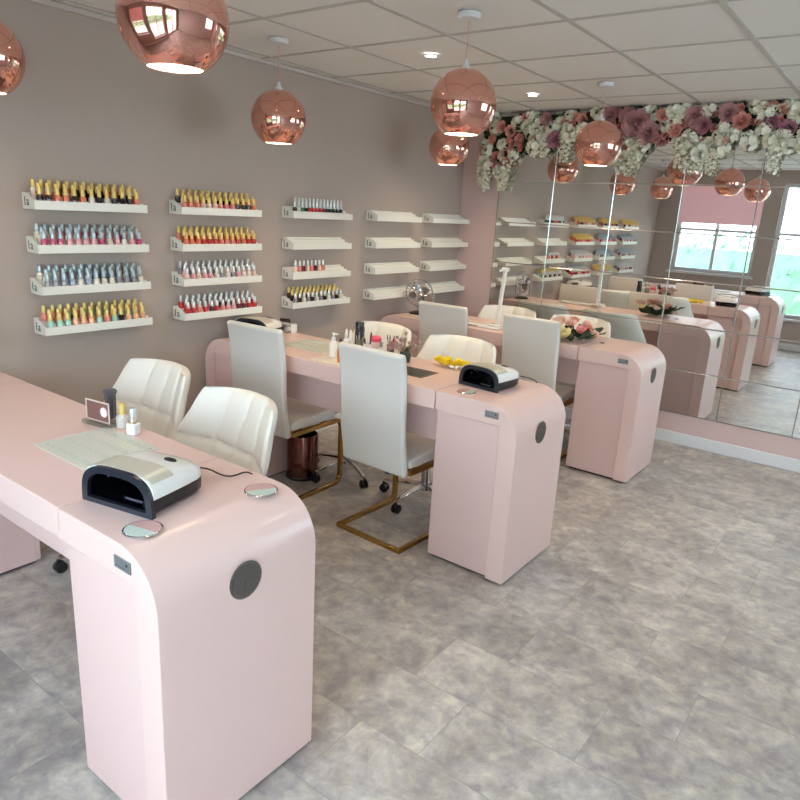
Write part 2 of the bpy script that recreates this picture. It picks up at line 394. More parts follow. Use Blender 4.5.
# ------------------------------------------------------------------ UV nail lamps
def se(w, h, n, p=2.8, z0=0.0):
    out = []
    for i in range(n+1):
        a = math.pi*i/n; c, s = math.cos(a), math.sin(a)
        out.append((-w*math.copysign(abs(c)**(2/p), c), z0+h*abs(s)**(2/p)))
    return out
def loft(b, secs, cap0=True, cap1=True, mi=0, closed=True):
    V = [[b.verts.new(p) for p in s] for s in secs]; n = len(V[0])
    for A, B in zip(V[:-1], V[1:]):
        for j in range(n if closed else n-1): b.faces.new((A[j], B[j], B[(j+1) % n], A[(j+1) % n])).material_index = mi
    if cap0: b.faces.new(V[0][::-1]).material_index = mi
    if cap1: b.faces.new(V[-1]).material_index = mi
def make_lamp(label):
    t = thing('nail_lamp', label, 'nail lamp', (0, 0, 0), 0, 'black and white UV nail lamps')
    ys = [0.0, 0.05, 0.12, 0.17, 0.20, 0.214, 0.220]; ws = [0.108, 0.108, 0.107, 0.104, 0.096, 0.082, 0.060]; hs = [0.092, 0.093, 0.090, 0.084, 0.075, 0.063, 0.050]
    cut = [0.0, 0.026, 0.030, 0.032, 0.034, 0.034, 0.034]
    # white upper shell: arch band above the cut line, open tunnel below
    def arch(w, h, z0, n=26): return se(w, h-z0, n, 3.4, z0)
    b = new(); sec = []
    for y, w, h in zip(ys, ws, hs):
        o = arch(w, h, 0.042); i = arch(w-0.008, h-0.008, 0.042)
        sec.append([(p[0], y, p[1]) for p in o]+[(p[0], y, p[1]) for p in i[::-1]])
    loft(b, sec, True, False); 
    lid = arch(ws[-1], hs[-1], 0.042); vs = [b.verts.new((p[0], ys[-1]+0.0005, p[1])) for p in lid]; b.faces.new(vs)
    finish('upper_shell', b, M_wplast, t, smooth=40)
    b = new(); sec = []
    for y, w in zip(ys, ws):
        sec.append([(-w, y, 0.0415), (-w+0.003, y, 0.012), (-w+0.012, y, 0.004), (w-0.012, y, 0.004), (w-0.003, y, 0.012), (w, y, 0.0415), (w-0.008, y, 0.0415), (w-0.012, y, 0.012), (-w+0.012, y, 0.012), (-w+0.008, y, 0.0415)])
    loft(b, sec, True, True); 
    for sx in (-1, 1):
        for yy in (0.03, 0.18): disc(b, (sx*0.075, yy, 0), 0.008, 0.0045, 10)
    finish('base', b, M_black, t, smooth=40)
    # black front frame
    b = new(); o = arch(0.110, 0.094, 0.0); i = arch(0.092, 0.078, 0.008)
    out = [(p[0], p[1]) for p in o]; inn = [(p[0], max(p[1], 0.012)) for p in i]
    def ring(y): return [[b.verts.new((p[0], y, p[1])) for p in out], [b.verts.new((p[0]*1.0, y, p[1])) for p in inn]]
    A = ring(-0.012); B = ring(0.001); n = len(out)
    for j in range(n-1):
        b.faces.new((A[0][j], A[0][j+1], A[1][j+1], A[1][j])); b.faces.new((B[0][j], B[1][j], B[1][j+1], B[0][j+1]))
        b.faces.new((A[0][j], B[0][j], B[0][j+1], A[0][j+1])); b.faces.new((A[1][j], A[1][j+1], B[1][j+1], B[1][j]))
    b.faces.new((A[0][0], A[1][0], A[1][-1], A[0][-1])); b.faces.new((B[0][0], B[0][-1], B[1][-1], B[1][0]))
    b.faces.new((A[0][0], A[0][-1], B[0][-1], B[0][0])); b.faces.new((A[1][0], B[1][0], B[1][-1], A[1][-1]))
    finish('front_frame', b, mat('dark_navy_frame', (30, 36, 46), 0.3), t, smooth=40)
    # dark tunnel lining with LED dots and the base plate line
    b = new(); sec = []
    for y in (0.0015, 0.08, 0.15, 0.19):
        k = 1 if y < 0.16 else 0.93
        p = arch(0.0955*k, 0.081*k, 0.0125); sec.append([(q[0], y, q[1]) for q in p])
    loft(b, sec, False, True)
    finish('tunnel', b, M_bgloss, t, smooth=40, recalc=False)
    b = new(); rr = random.Random(5)
    for i in range(14):
        a = R(25+130*(i % 7)/6.0); y = 0.05+0.05*(i//7)
        p = (-0.088*math.cos(a), y, 0.016+0.056*math.sin(a)**0.8)
        disc(b, p, 0.003, 0.002, 8)
    for i in range(7): disc(b, (-0.05+i*0.012, 0.178, 0.03+0.012*(i % 3)), 0.0025, 0.002, 8, 0, Matrix.Rotation(R(90), 4, 'X'))
    box(b, -0.01, 0.045, 0.028, 0.034, 0.0132, 0.0145)
    finish('leds', b, M_led, t, smooth=0)
    # champagne strip across the shell near the front and the oval button
    b = new(); sec = []
    for y in (0.004, 0.085):
        o = arch(0.1092, 0.0942, 0.042, 30)[5:-5]; i = arch(0.1080, 0.0930, 0.042, 30)[5:-5]
        sec.append([(p[0], y, p[1]) for p in o]+[(p[0], y, p[1]) for p in i[::-1]])
    loft(b, sec, True, True); finish('top_strip', b, M_cream, t, smooth=40)
    b = new(); lathe(b, [(0, 0), (0.017, 0), (0.016, 0.003), (0, 0.0036)], 24); o = finish('button', b, M_black, t); o.location = (0.045, 0.140, 0.0865); o.scale = (1.0, 0.8, 1)
    o.rotation_euler = (R(-5), R(6), 0)
    return t
lp = make_lamp('black and white UV nail lamp on the nearest desk, its opening toward the photographer'); lp.location = (1.632, -0.562, H+0.0005); lp.rotation_euler.z = R(12); lp.scale = (1.0, 0.86, 1.04)
lq = copy_tree(lp); lq['label'] = 'black and white UV nail lamp on the right end of the middle desk'; lq.location = (1.632, 1.082, H+0.0005); lq.rotation_euler.z = R(-6); lq.scale = (0.92, 0.84, 1.0)
lr = copy_tree(lp); lr['label'] = 'white UV nail lamp at the wall end of the middle desk, behind a chair'; lr.location = (0.175, 1.09, H+0.0005); lr.rotation_euler.z = R(14)
def cable(name, pts, label, r=0.0022):
    b = new(); tube(b, fillet(pts, 0.04, 6), r, 6); o = finish(name, b, M_black); tag(o, label, 'cable'); return o
cable('power_cable', [(1.60, -0.338, H+0.03), (1.615, -0.30, H+0.022), (1.675, -0.28, H+0.004), (1.685, -0.22, H+0.012), (1.70, -0.195, H-0.02), (1.70, -0.185, H-0.20)], 'black power cable trailing off the back of the nearest desk')
cable('power_cable', [(1.665, 1.30, H+0.03), (1.70, 1.33, H+0.026), (1.745, 1.345, H+0.02), (1.765, 1.362, H+0.008), (1.77, 1.378, H-0.03), (1.77, 1.38, H-0.15)], 'black power cable looping over the back of the middle desk')

# ------------------------------------------------------------------ high-back chairs
def make_highback(label):
    t = thing('high_back_chair', label, 'chair', (0, 0, 0), 0, 'high-backed chairs with gold frames')
    # origin under the seat; chair faces +y. backrest side profile (y,z)
    def shellprof(line, th):
        a = []; c = []
        for i, p in enumerate(line):
            p0 = Vector(line[max(i-1, 0)]); p1 = Vector(line[min(i+1, len(line)-1)]); d = (p1-p0).normalized(); n = Vector((-d.y, d.x))
            k = th/2; a.append(tuple(Vector(p)+n*k)); c.append(tuple(Vector(p)-n*k))
        return a + c[::-1]
    line = [(-0.176, 0.352), (-0.190, 0.44), (-0.203, 0.52), (-0.208, 0.60), (-0.212, 0.70), (-0.220, 0.80), (-0.232, 0.875), (-0.240, 0.902)]
    b = new(); prism(b, shellprof(line, 0.034), 'x', -0.184, 0.184)
    finish('backrest', b, M_hback, t, smooth=50, bevel=0.014, seg=4)
    b = new(); prism(b, [(-0.158, 0.385), (-0.158, 0.425), (-0.06, 0.432), (0.10, 0.440), (0.160, 0.436), (0.175, 0.42), (0.175, 0.395), (0.160, 0.385)], 'x', -0.185, 0.185)
    finish('seat', b, M_hback, t, smooth=50, bevel=0.012, seg=4)
    b = new(); w = 0.186; z = 0.370
    half = [(-w, -0.17, z), (-w, 0.215, z), (-w, 0.215, 0.0115), (-w, -0.205, 0.0115)]
    pts = half + [(-p[0], p[1], p[2]) for p in half[::-1]]
    pth = [Vector(pts[0])]
    P = [Vector(p) for p in pts]; radii = {1: 0.05, 2: 0.05, 3: 0.004, 4: 0.004, 5: 0.05, 6: 0.05}
    for i in range(1, 7):
        a, m, c = P[i-1], P[i], P[i+1]; rr = radii[i]; p = m+(a-m).normalized()*rr; q = m+(c-m).normalized()*rr
        if rr < 0.01: pth += [m]
        else:
            for k in range(8): tt = k/7; pth.append((1-tt)**2*p+2*tt*(1-tt)*m+tt*tt*q)
    pth.append(P[-1])
    sweep(b, pth, rect(0.022, 0.022), up0=Vector((0, 0, 1)))
    box(b, -0.177, 0.177, -0.12, -0.10, 0.362, 0.380); box(b, -0.177, 0.177, 0.10, 0.12, 0.362, 0.380)
    finish('gold_frame', b, M_gold, t, smooth=30, bevel=0.002)
    return t
hb = make_highback('pale high-backed chair tucked under the middle desk beside its dust vent'); hb.location = (1.255, 1.058, 0); hb.rotation_euler.z = R(-2)
for lab, x, y, rz in (('pale high-backed chair tucked under the wall end of the middle desk', 0.527, 1.040, 2),
                      ('pale high-backed chair at the far desk, beside the chrome fan', 0.622, 2.535, 1),
                      ('pale high-backed chair at the far desk, beside the rose arrangement', 1.262, 2.525, 0)):
    o = copy_tree(hb); o['label'] = lab; o.location = (x, y, 0); o.rotation_euler.z = R(rz)

# ------------------------------------------------------------------ quilted technician chairs
def pillow(b, W, h, T, frame, seams, nu=64, nv=48, g=0.010, top=0.6):
    def pt(u, v, side):
        e = (1-abs(2*v-1)**9)**0.28 if 0 < v < 1 else 0
        hw = W(v)*(top+(1-top)*e)
        th = T*max(0, 1-abs(u)**7)**0.5*max(0, 1-abs(2*v-1)**9)**0.5
        gr = 0
        if side > 0:
            for s in seams: gr += math.exp(-abs(s(u, v))/0.022)
            gr = min(gr, 1.0)*g*min(1, th/T)
        return frame(u*hw, v*h, u, v, side*(th/2)-gr + (T*0.10*(1-(abs(u*2 % 2-1))**2) if side > 0 else 0)*0)
    grids = []
    for side in (1, -1):
        G = [[None]*(nu+1) for _ in range(nv+1)]
        for j in range(nv+1):
            for i in range(nu+1):
                u = 2*i/nu-1; v = j/nv
                edge = i in (0, nu) or j in (0, nv)
                if side < 0 and edge: G[j][i] = grids[0][j][i]
                else: G[j][i] = b.verts.new(pt(u, v, side))
        grids.append(G)
        for j in range(nv):
            for i in range(nu):
                f = (G[j][i], G[j][i+1], G[j+1][i+1], G[j+1][i]) if side > 0 else (G[j][i], G[j+1][i], G[j+1][i+1], G[j][i+1])
                b.faces.new(f)
def make_task(label):
    t = thing('task_chair', label, 'chair', (0, 0, 0), 0, 'quilted white wheeled chairs')
    # faces -y ; origin on the floor under the gas column
    Wb = lambda v: 0.262+0.012*math.sin(math.pi*min(1, v*1.4)) - 0.050*max(0, v-0.45)/0.55
    def fb(x, z, u, v, d):
        y = 0.215 - 0.13*abs(u)**2.2*(1-0.35*v) + 0.105*v**1.2 - 0.03*(1-v)**2
        return (x, y - d, 0.455+z*0.985)
    seams = [lambda u, v: (v-(0.42+0.04*abs(u)))*1.0, lambda u, v: (u-(0.02-0.10*(1-v)))*0.45,
             lambda u, v: (u-(0.48-0.10*(1-v)))*0.45, lambda u, v: (u-(-0.48+0.10*(1-v)))*0.45]
    b = new(); pillow(b, Wb, 0.372, 0.058, fb, seams, g=0.016, top=0.80)
    finish('backrest', b, M_quilt, t, smooth=60)
    Ws = lambda v: 0.215+0.015*math.sin(math.pi*v)
    def fs(x, z, u, v, d): return (x, -0.16+z, 0.425+0.018*abs(u)**3+0.02*max(0, v-0.75)+d)
    ss = [lambda u, v: (v-0.5), lambda u, v: u*0.5, lambda u, v: (abs(u)-0.5)*0.5]
    b = new(); pillow(b, Ws, 0.38, 0.075, fs, ss, g=0.006, top=0.72)
    finish('seat', b, M_quilt, t, smooth=60)
    b = new(); tube(b, [(0, 0.0, 0.385), (0, 0.17, 0.385), (0, 0.236, 0.43), (0, 0.26, 0.56), (0, 0.272, 0.66)][0:5], 0.014, 8)
    box(b, -0.09, 0.09, -0.09, 0.09, 0.375, 0.387); finish('bracket', b, M_chrome, t, smooth=40)
    b = new(); lathe(b, [(0, 0.375), (0.014, 0.375), (0.014, 0.22), (0.024, 0.218), (0.026, 0.09), (0.034, 0.085), (0.036, 0.065), (0, 0.065)], 16); finish('gas_column', b, M_chrome, t)
    for k in range(5):
        a = R(270+72*k); ca, sa = math.cos(a), math.sin(a)
        b = new(); pts = [(0.03*ca, 0.03*sa, 0.088), (0.13*ca, 0.13*sa, 0.080), (0.235*ca, 0.235*sa, 0.066)]
        sweep(b, pts, rect(0.026, 0.016), scale=[1.15, 0.95, 0.7]); lg = finish('leg', b, M_chrome, t, smooth=30, bevel=0.003)
        b = new(); cx, cy = 0.238*ca, 0.238*sa; tx, ty = -sa, ca
        for s in (-1, 1):
            c = (cx+tx*0.012*s-0.006*ca, cy+ty*0.012*s-0.006*sa, 0.0245)
            q = Vector((0, 0, 1)).rotation_difference(Vector((tx, ty, 0))).to_matrix().to_4x4()
            lathe(b, [(0, -0.007), (0.019, -0.007), (0.024, -0.003), (0.024, 0.003), (0.019, 0.007), (0, 0.007)], 18, c, 0, q)
        tube(b, [(cx, cy, 0.03), (cx, cy, 0.058)], 0.007, 8)
        finish('castor', b, M_black, lg, smooth=40)
    return t
tk = make_task('white quilted chair closest to the camera, behind the nearest desk')
tk.location = (1.112, -0.030, 0); tk.rotation_euler.z = R(-5); tk.scale = (1.03, 1, 0.955)
for lab, x, y, rz in (('white quilted chair behind the nearest desk, on the wall side', 0.53, 0.035, -2),
                      ('white quilted chair behind the tool pots on the middle desk', 0.645, 1.40, -9),
                      ('white quilted chair behind the yellow bloom on the middle desk', 1.185, 1.40, -3),
                      ('white quilted chair behind the white upright lamp on the far desk', 0.682, 2.91, 3),
                      ('white quilted chair behind the rose arrangement on the far desk', 1.228, 2.91, 0)):
    o = copy_tree(tk); o['label'] = lab; o.location = (x, y, 0); o.rotation_euler.z = R(rz); o.scale = (1, 1, 0.955 if y < 1 else 1.022 if y < 2 else 1)

# ------------------------------------------------------------------ polish racks
RL = 0.515
def make_rack(label, group):
    b = new()
    prof = [(0.0, 0.0), (0.100, 0.0), (0.100, 0.036), (0.094, 0.036), (0.094, 0.026), (0.066, 0.026), (0.066, 0.040), (0.038, 0.040), (0.038, 0.054), (0.010, 0.054), (0.010, 0.066), (0.0, 0.066)]
    prism(b, prof, 'y', 0.004, RL)
    t = finish('polish_rack', b, M_rack, smooth=0, bevel=0.001, seg=1)
    tag(t, label, 'rack', group)
    b = new(); prism(b, [(0.001, 0.0), (0.1, 0.0), (0.1, 0.036), (0.062, 0.055), (0.035, 0.066), (0.001, 0.066)], 'y', 0.0, 0.0038)
    e = finish('end_panel', b, M_rack, t, smooth=0)
    text_mesh('end_mark', '1a', 0.052, M_mark, e, (0.034, -0.0006, 0.030), (R(90), 0, 0))
    return t
ROWZ = [1.392, 1.214, 1.041, 0.868]
RN = ['top', 'second', 'third', 'bottom']
cols = [(0.028, 'leftmost column'), (0.727, 'column second from the left'), (1.482, 'middle column'), (2.245, 'fourth column, behind the fan'), (2.902, 'column touching the pink wall')]
what = {(0, 0): 'gold-capped bottles', (0, 1): 'silver-capped pink bottles', (0, 2): 'grey-blue bottles', (0, 3): 'gold-capped pastel bottles',
        (1, 0): 'gold-capped mixed bottles', (1, 1): 'gold-capped red bottles', (1, 2): 'silver-capped pale bottles', (1, 3): 'silver-capped pink bottles',
        (2, 0): 'a single row of tall silver caps', (2, 2): 'one short row of silver caps', (2, 3): 'gold-capped bottles over grey ones'}
rk = make_rack('x', 'white stepped polish racks on the wall'); first = True
for ci, (y0, cn) in enumerate(cols):
    for ri, z in enumerate(ROWZ):
        o = rk if first else copy_tree(rk); first = False
        w = what.get((ci, ri)); 
        o['label'] = ('white rack of %s, %s in the %s' % (w, RN[ri], cn)) if w else ('empty white stepped rack, %s in the %s' % (RN[ri], cn))
        o.location = (0, y0, z)
# racks further along the wall, beyond the photo's left edge, that the mirror shows
for ri, z in enumerate(ROWZ):
    o = copy_tree(rk); o.location = (0, -0.70, z); o['label'] = 'white rack of bottles, %s in the column the photo shows only in the mirror' % RN[ri]

# ------------------------------------------------------------------ polish bottles
CAPS = {'gold': mat('gold_cap', (228, 200, 122), 0.35, metal=0.25), 'silver': mat('silver_cap', (220, 222, 222), 0.25, metal=0.3),
        'teal': mat('grey_blue_cap', (176, 190, 196), 0.3, metal=0.4), 'white': mat('white_cap', (230, 228, 222), 0.3)}
BODY = {'red': (192, 62, 62), 'orange': (222, 122, 88), 'coral': (222, 136, 122), 'pink': (226, 164, 170), 'magenta': (190, 86, 124), 'nude': (232, 200, 184),
        'clear': (225, 218, 206), 'dark': (48, 34, 40), 'grey': (142, 140, 150), 'blue': (150, 168, 190), 'mint': (160, 205, 186), 'green': (60, 130, 90), 'peach': (236, 176, 142), 'plum': (96, 42, 62)}
BM = {}
def bottle_bm(b, at=(0, 0, 0), tall=False, mb=0, mc=1, n=8):
    hb = 0.034 if not tall else 0.022; hc = 0.031 if not tall else 0.054
    lathe(b, [(0, 0), (0.0120, 0), (0.0133, 0.003), (0.0133, hb-0.006), (0.0075, hb)], n, at, mb)
    lathe(b, [(0.0080, hb-0.001), (0.0088, hb+0.001), (0.0076, hb+hc-0.002), (0.006, hb+hc), (0, hb+hc)], n, at, mc)
def bottle_mesh(cap, body, tall=False):
    k = (cap, body, tall)
    if k not in BM:
        b = new(); bottle_bm(b, tall=tall)
        o = finish('polish_bottle', b, [mat('polish_'+body, BODY[body], 0.12, coat=0.4), CAPS[cap]])
        me = o.data; bpy.data.objects.remove(o); BM[k] = me
    return BM[k]
TIER = [(0.080, 0.0262), (0.052, 0.0402), (0.024, 0.0542)]; TN = ['front', 'middle', 'back']
palette = {(0, 0): ('gold', ['dark', 'orange', 'clear', 'dark']), (0, 1): ('teal', ['magenta', 'pink', 'clear', 'pink']), (0, 2): ('teal', ['grey', 'blue', 'clear']), (0, 3): ('gold', ['mint', 'peach', 'coral', 'dark']),
           (1, 0): ('gold', ['orange', 'nude', 'coral', 'dark']), (1, 1): ('gold', ['orange', 'red', 'coral']), (1, 2): ('silver', ['nude', 'pink', 'grey', 'clear']), (1, 3): ('silver', ['coral', 'red', 'pink', 'plum'])}
stuff = []
def put_bottle(ci, ri, tier, y, cap, body, tall=False, seen=True):
    x, z = TIER[tier]; p = (x, y, ROWZ[ri]+z+0.0002)
    if not seen: stuff.append((p, cap, body)); return
    o = bpy.data.objects.new('polish_bottle', bottle_mesh(cap, body, tall)); C.objects.link(o); o.location = p; o.rotation_euler.z = rnd.uniform(0, 1)
    capn = {'gold': 'gold', 'silver': 'silver', 'teal': 'grey-blue', 'white': 'white'}[cap]
    tag(o, '%s-capped %s nail polish, %s row, %s rack, %s' % (capn, body, TN[tier], RN[ri], cols[ci][1].split(',')[0]), 'nail polish', 'polish bottles, %s row of the %s rack in the %s' % (TN[tier], RN[ri], cols[ci][1].split(',')[0]))
for (ci, ri), (cap, bods) in palette.items():
    y0 = cols[ci][0]
    for tier in range(3):
        for k in range(13):
            y = y0+0.035+k*(RL-0.075)/12 + (0.010 if tier == 1 else 0) + rnd.uniform(-0.002, 0.002)
            put_bottle(ci, ri, tier, y, cap, bods[(rnd.randrange(len(bods)) if rnd.random() < 0.4 else (k//3+tier) % len(bods))], seen=(ci > 0 or y > 0.285))
y0 = cols[2][0]
tops = ['dark', 'clear', 'green', 'dark', 'red', 'red', 'red', 'red', 'plum', 'dark', 'dark', 'dark', 'dark', 'dark']
for k in range(14): put_bottle(2, 0, 1 if k > 1 else 1, y0+0.055+k*0.0305, 'silver', tops[k], True)
for k in range(8): put_bottle(2, 2, 1, y0+0.065+k*0.034, 'silver', ['nude', 'coral', 'plum'][k % 3])
for tier in range(3):
    for k in range(12): put_bottle(2, 3, tier, y0+0.04+k*0.0365, 'gold' if tier else 'silver', (['dark', 'orange', 'mint'][k % 3] if tier else ['grey', 'dark', 'clear'][k % 3]))
for ri in range(4):
    for tier in range(3):
        for k in range(13): stuff.append(((TIER[tier][0], -0.665+k*0.0367, ROWZ[ri]+TIER[tier][1]+0.0002), ['gold', 'teal', 'teal', 'silver'][ri], rnd.choice(['grey', 'pink', 'nude', 'clear', 'plum'])))
b = new(); mats = []; idx = {}
for p, cap, body in stuff:
    for nm, mm in ((cap, CAPS[cap]), (body, mat('polish_'+body, BODY[body], 0.12, coat=0.4))):
        if nm not in idx: idx[nm] = len(mats); mats.append(mm)
    bottle_bm(b, p, mb=idx[body], mc=idx[cap], n=6)
o = finish('polish_bottles', b, mats); o['kind'] = 'stuff'; tag(o, 'rows of nail polish bottles on the leftmost racks, beyond the photo edge', 'nail polish')

# ------------------------------------------------------------------ copper pendants
def make_pendant(label):
    t = thing('pendant_light', label, 'lamp', (0, 0, 0), 0, 'copper globe pendant lights')   # origin at the ceiling
    zc = 1.885-ZC; r = 0.130
    b = new(); lathe(b, [(0, 0), (0.045, 0), (0.045, -0.012), (0.040, -0.020), (0.008, -0.024), (0, -0.024)], 28); finish('ceiling_rose', b, M_trim, t)
    b = new(); tube(b, [(0, 0, -0.022), (0, 0, zc+r+0.03)], 0.0022, 6); finish('cord', b, mat('rose_flex', (205, 150, 140), 0.5), t)
    b = new(); lathe(b, [(0, zc+r+0.034), (0.005, zc+r+0.033), (0.010, zc+r+0.012), (0.019, zc+r+0.004), (0.019, zc+r-0.004), (0, zc+r-0.006)], 18); finish('cord_grip', b, M_trim, t)
    b = new(); prof = []
    a0, a1 = R(8), R(180-31)
    for i in range(41): a = a0+(a1-a0)*i/40; prof.append((r*math.sin(a), zc+r*math.cos(a)))
    lathe(b, prof, 64, mi=0)
    prof2 = []
    for i in range(25): a = a1-(a1-a0)*i/24; prof2.append(((r-0.003)*math.sin(a), zc+(r-0.003)*math.cos(a)))
    lathe(b, [prof[-1], prof2[0]], 64, mi=0); lathe(b, prof2, 48, mi=1)
    finish('shade', b, [M_copper, M_inner], t, smooth=60, recalc=False)
    b = new(); lathe(b, [(0, -0.045), (0.018, -0.042), (0.03, -0.025), (0.032, -0.008), (0.024, 0.015), (0.014, 0.035), (0.014, 0.1), (0, 0.1)], 18, (0, 0, zc+0.0)); finish('bulb', b, M_bulb, t)
    return t
pend = [(1.465, -0.250, 'large copper globe pendant cut off by the top edge of the photo'), (0.437, 1.048, 'copper globe pendant hanging nearest the left wall, above the gold-capped bottles'),
        (1.458, 1.071, 'copper globe pendant over the middle desk, overlapping a smaller one behind'), (0.44, 2.53, 'copper globe pendant half hidden behind a nearer globe'),
        (1.442, 2.527, 'copper globe pendant in front of the flower garland')]
pp = None
for x, y, lab in pend + [(0.44, -0.262, 'copper globe pendant by the left wall over the nearest desk')]:
    if pp is None: pp = make_pendant(lab); o = pp
    else: o = copy_tree(pp); o['label'] = lab
    o.location = (x, y, ZC-0.0045)
    if abs(x-0.437) < 0.001:
        for ch in o.children:
            if ch.name.split('.')[0] in ('shade', 'bulb', 'cord_grip'): ch.location.z = -0.024
            if ch.name.split('.')[0] == 'cord': ch.scale.z = 1.15
    ld = bpy.data.lights.new('pendant_glow', 'POINT'); ld.energy = 3.2; ld.color = (1.0, 0.80, 0.58); ld.shadow_soft_size = 0.03
    lo = bpy.data.objects.new('pendant_glow', ld); C.objects.link(lo); lo.location = (x, y, 1.885-0.075)

# ------------------------------------------------------------------ downlights
def make_down(label):
    t = thing('downlight', label, 'ceiling light', (0, 0, 0), 0, 'recessed ceiling downlights')
    b = new(); lathe(b, [(0.028, -0.0005), (0.042, -0.0005), (0.042, -0.004), (0.032, -0.007), (0.028, -0.006), (0.028, -0.0005)], 28); finish('ring', b, M_trim, t)
    b = new(); disc(b, (0, 0, -0.004), 0.0275, 0.003, 24); finish('lens', b, mat('downlight_lens', (255, 250, 240), 0.4, emit=12), t)
    return t
dn = make_down('recessed downlight between the two nearer copper pendants')
for i, (x, y, lab) in enumerate(((0.918, 1.593, None), (0.895, 2.74, 'recessed downlight nearest the flower garland'), (0.91, 0.45, 'added unseen downlight above the near racks, beyond the photo top'), (2.75, 1.0, 'added unseen downlight over the walkway nearer the door'), (2.75, 2.5, 'added unseen downlight over the walkway near the mirror'))):  # last three fixtures are unseen, added for their light
    o = dn if i == 0 else copy_tree(dn)
    if lab: o['label'] = lab
    o.location = (x, y, ZC-0.0045)
    ld = bpy.data.lights.new('downlight_beam', 'SPOT'); ld.energy = 38 if x < 2 and y > 1 else 26; ld.color = (1.0, 0.79, 0.50) if x < 2 else (1, 0.9, 0.78); ld.spot_size = R(125); ld.spot_blend = 0.8; ld.shadow_soft_size = 0.12
    lo = bpy.data.objects.new('downlight_beam', ld); C.objects.link(lo); lo.location = (x, y, ZC-0.014)

# ------------------------------------------------------------------ flowers
FL = {'rose': mat('dusty_rose_petal', (226, 160, 150), 0.7, noise=0.1, nscale=30), 'coral': mat('coral_petal', (238, 176, 160), 0.7, noise=0.1, nscale=30), 'blush': mat('blush_petal', (240, 206, 190), 0.7, noise=0.08, nscale=30),
      'mauve': mat('mauve_petal', (212, 160, 162), 0.7, noise=0.15, nscale=30), 'plum': mat('plum_petal', (196, 136, 152), 0.7, noise=0.15, nscale=30), 'white': mat('ivory_petal', (242, 238, 222), 0.7, noise=0.06, nscale=40), 'green_white': mat('greenish_ivory_petal', (238, 232, 212), 0.7, noise=0.1, nscale=40),
      'cream': mat('butter_cream_petal', (244, 232, 180), 0.7, noise=0.06, nscale=40), 'pink': mat('bright_pink_petal', (240, 164, 164), 0.7), 'yellow': mat('yellow_petal', (250, 224, 50), 0.6)}
def petal(b, M, l, w, cup, curl, mi=0, nu=3, nv=3):
    G = []
    for j in range(nv+1):
        v = j/nv; row = []
        ww = w*(math.sin(math.pi*min(1, 0.16+0.84*v)*0.86))**0.7 if v > 0 else w*0.25
        for i in range(nu+1):
            u = 2*i/nu-1
            x = u*ww; z = l*v; y = -cup*(v**0.8)*(1-0.0*u) + curl*v**3 - 0.35*w*(u*u)*(1-0.3*v) * (1 if cup >= 0 else -1)
            row.append(b.verts.new(M @ Vector((x, -y, z))))
        G.append(row)
    for j in range(nv):
        for i in range(nu): b.faces.new((G[j][i], G[j][i+1], G[j+1][i+1], G[j+1][i])).material_index = mi
def rose_mesh(name, key, r=1.0, rings=((3, 0.22, 12), (4, 0.42, 22), (5, 0.62, 40), (6, 0.8, 62)), heart=None, seed=0):
    b = new(); rr = random.Random(seed)
    lathe(b, [(0, 0.0), (0.16, 0.08), (0.2, 0.35), (0.12, 0.5), (0, 0.52)], 7)
    for k, (n, l, tilt) in enumerate(rings):
        for i in range(n):
            a = 2*math.pi*(i+0.5*k)/n+rr.uniform(-0.15, 0.15)
            M = Matrix.Rotation(a, 4, 'Z') @ Matrix.Translation((0, 0.07+0.03*k, 0.02)) @ Matrix.Rotation(R(-tilt+rr.uniform(-5, 5)), 4, 'X')
            petal(b, M, 0.55+l*0.35, 0.26+0.14*l, -0.10*l, 0.16*l)
    for v in b.verts: v.co *= r
    me_o = finish(name, b, FL[key], smooth=60, recalc=False); me = me_o.data; bpy.data.objects.remove(me_o); return me
def blossom_mesh(name, key, n=9, r=0.05, seed=0, fl=0.02):
    """a round head of five-petalled florets"""
    b = new(); rr = random.Random(seed)
    for k in range(n):
        z = 1-(k+0.5)/n*1.1; ph = k*2.399963; s = math.sqrt(max(0, 1-z*z)); d = Vector((s*math.cos(ph), s*math.sin(ph), z))
        q = Vector((0, 0, 1)).rotation_difference(d).to_matrix().to_4x4(); T = Matrix.Translation(d*r*rr.uniform(0.75, 1.0)) @ q @ Matrix.Rotation(rr.uniform(0, 6), 4, 'Z')
        for i in range(5):
            M = T @ Matrix.Rotation(2*math.pi*i/5, 4, 'Z') @ Matrix.Rotation(R(-68), 4, 'X')
            petal(b, M, fl, fl*0.48, -0.002, 0.003, nu=2, nv=2)
    bmesh.ops.create_icosphere(b, subdivisions=1, radius=r*0.6)
    o = finish(name, b, FL[key], smooth=60, recalc=False); me = o.data; bpy.data.objects.remove(o); return me
def spray_mesh(name, key, l=0.2, n=34, seed=0, r0=0.036):
    """hanging wisteria-like spray; hangs down -z"""
    b = new(); rr = random.Random(seed)
    tube(b, [(0, 0, 0), (0, 0, -l)], 0.0015, 4)
    for k in range(n):
        t = (k+0.5)/n; z = -l*t; ph = k*2.4; rad = r0*(1-0.65*t)*rr.uniform(0.5, 1.0); d = Vector((math.cos(ph), math.sin(ph), rr.uniform(-0.4, 0.3))).normalized()
        T = Matrix.Translation(Vector((0, 0, z))+d*rad) @ Vector((0, 0, 1)).rotation_difference(d).to_matrix().to_4x4() @ Matrix.Rotation(rr.uniform(0, 6), 4, 'Z')
        s = 0.021*rr.uniform(0.8, 1.2)*(1-0.3*t)
        for i in range(4): petal(b, T @ Matrix.Rotation(math.pi*i/2, 4, 'Z') @ Matrix.Rotation(R(-55), 4, 'X'), s, s*0.5, -0.002, 0.002, nu=2, nv=2)
    o = finish(name, b, FL[key], smooth=60, recalc=False); me = o.data; bpy.data.objects.remove(o); return me
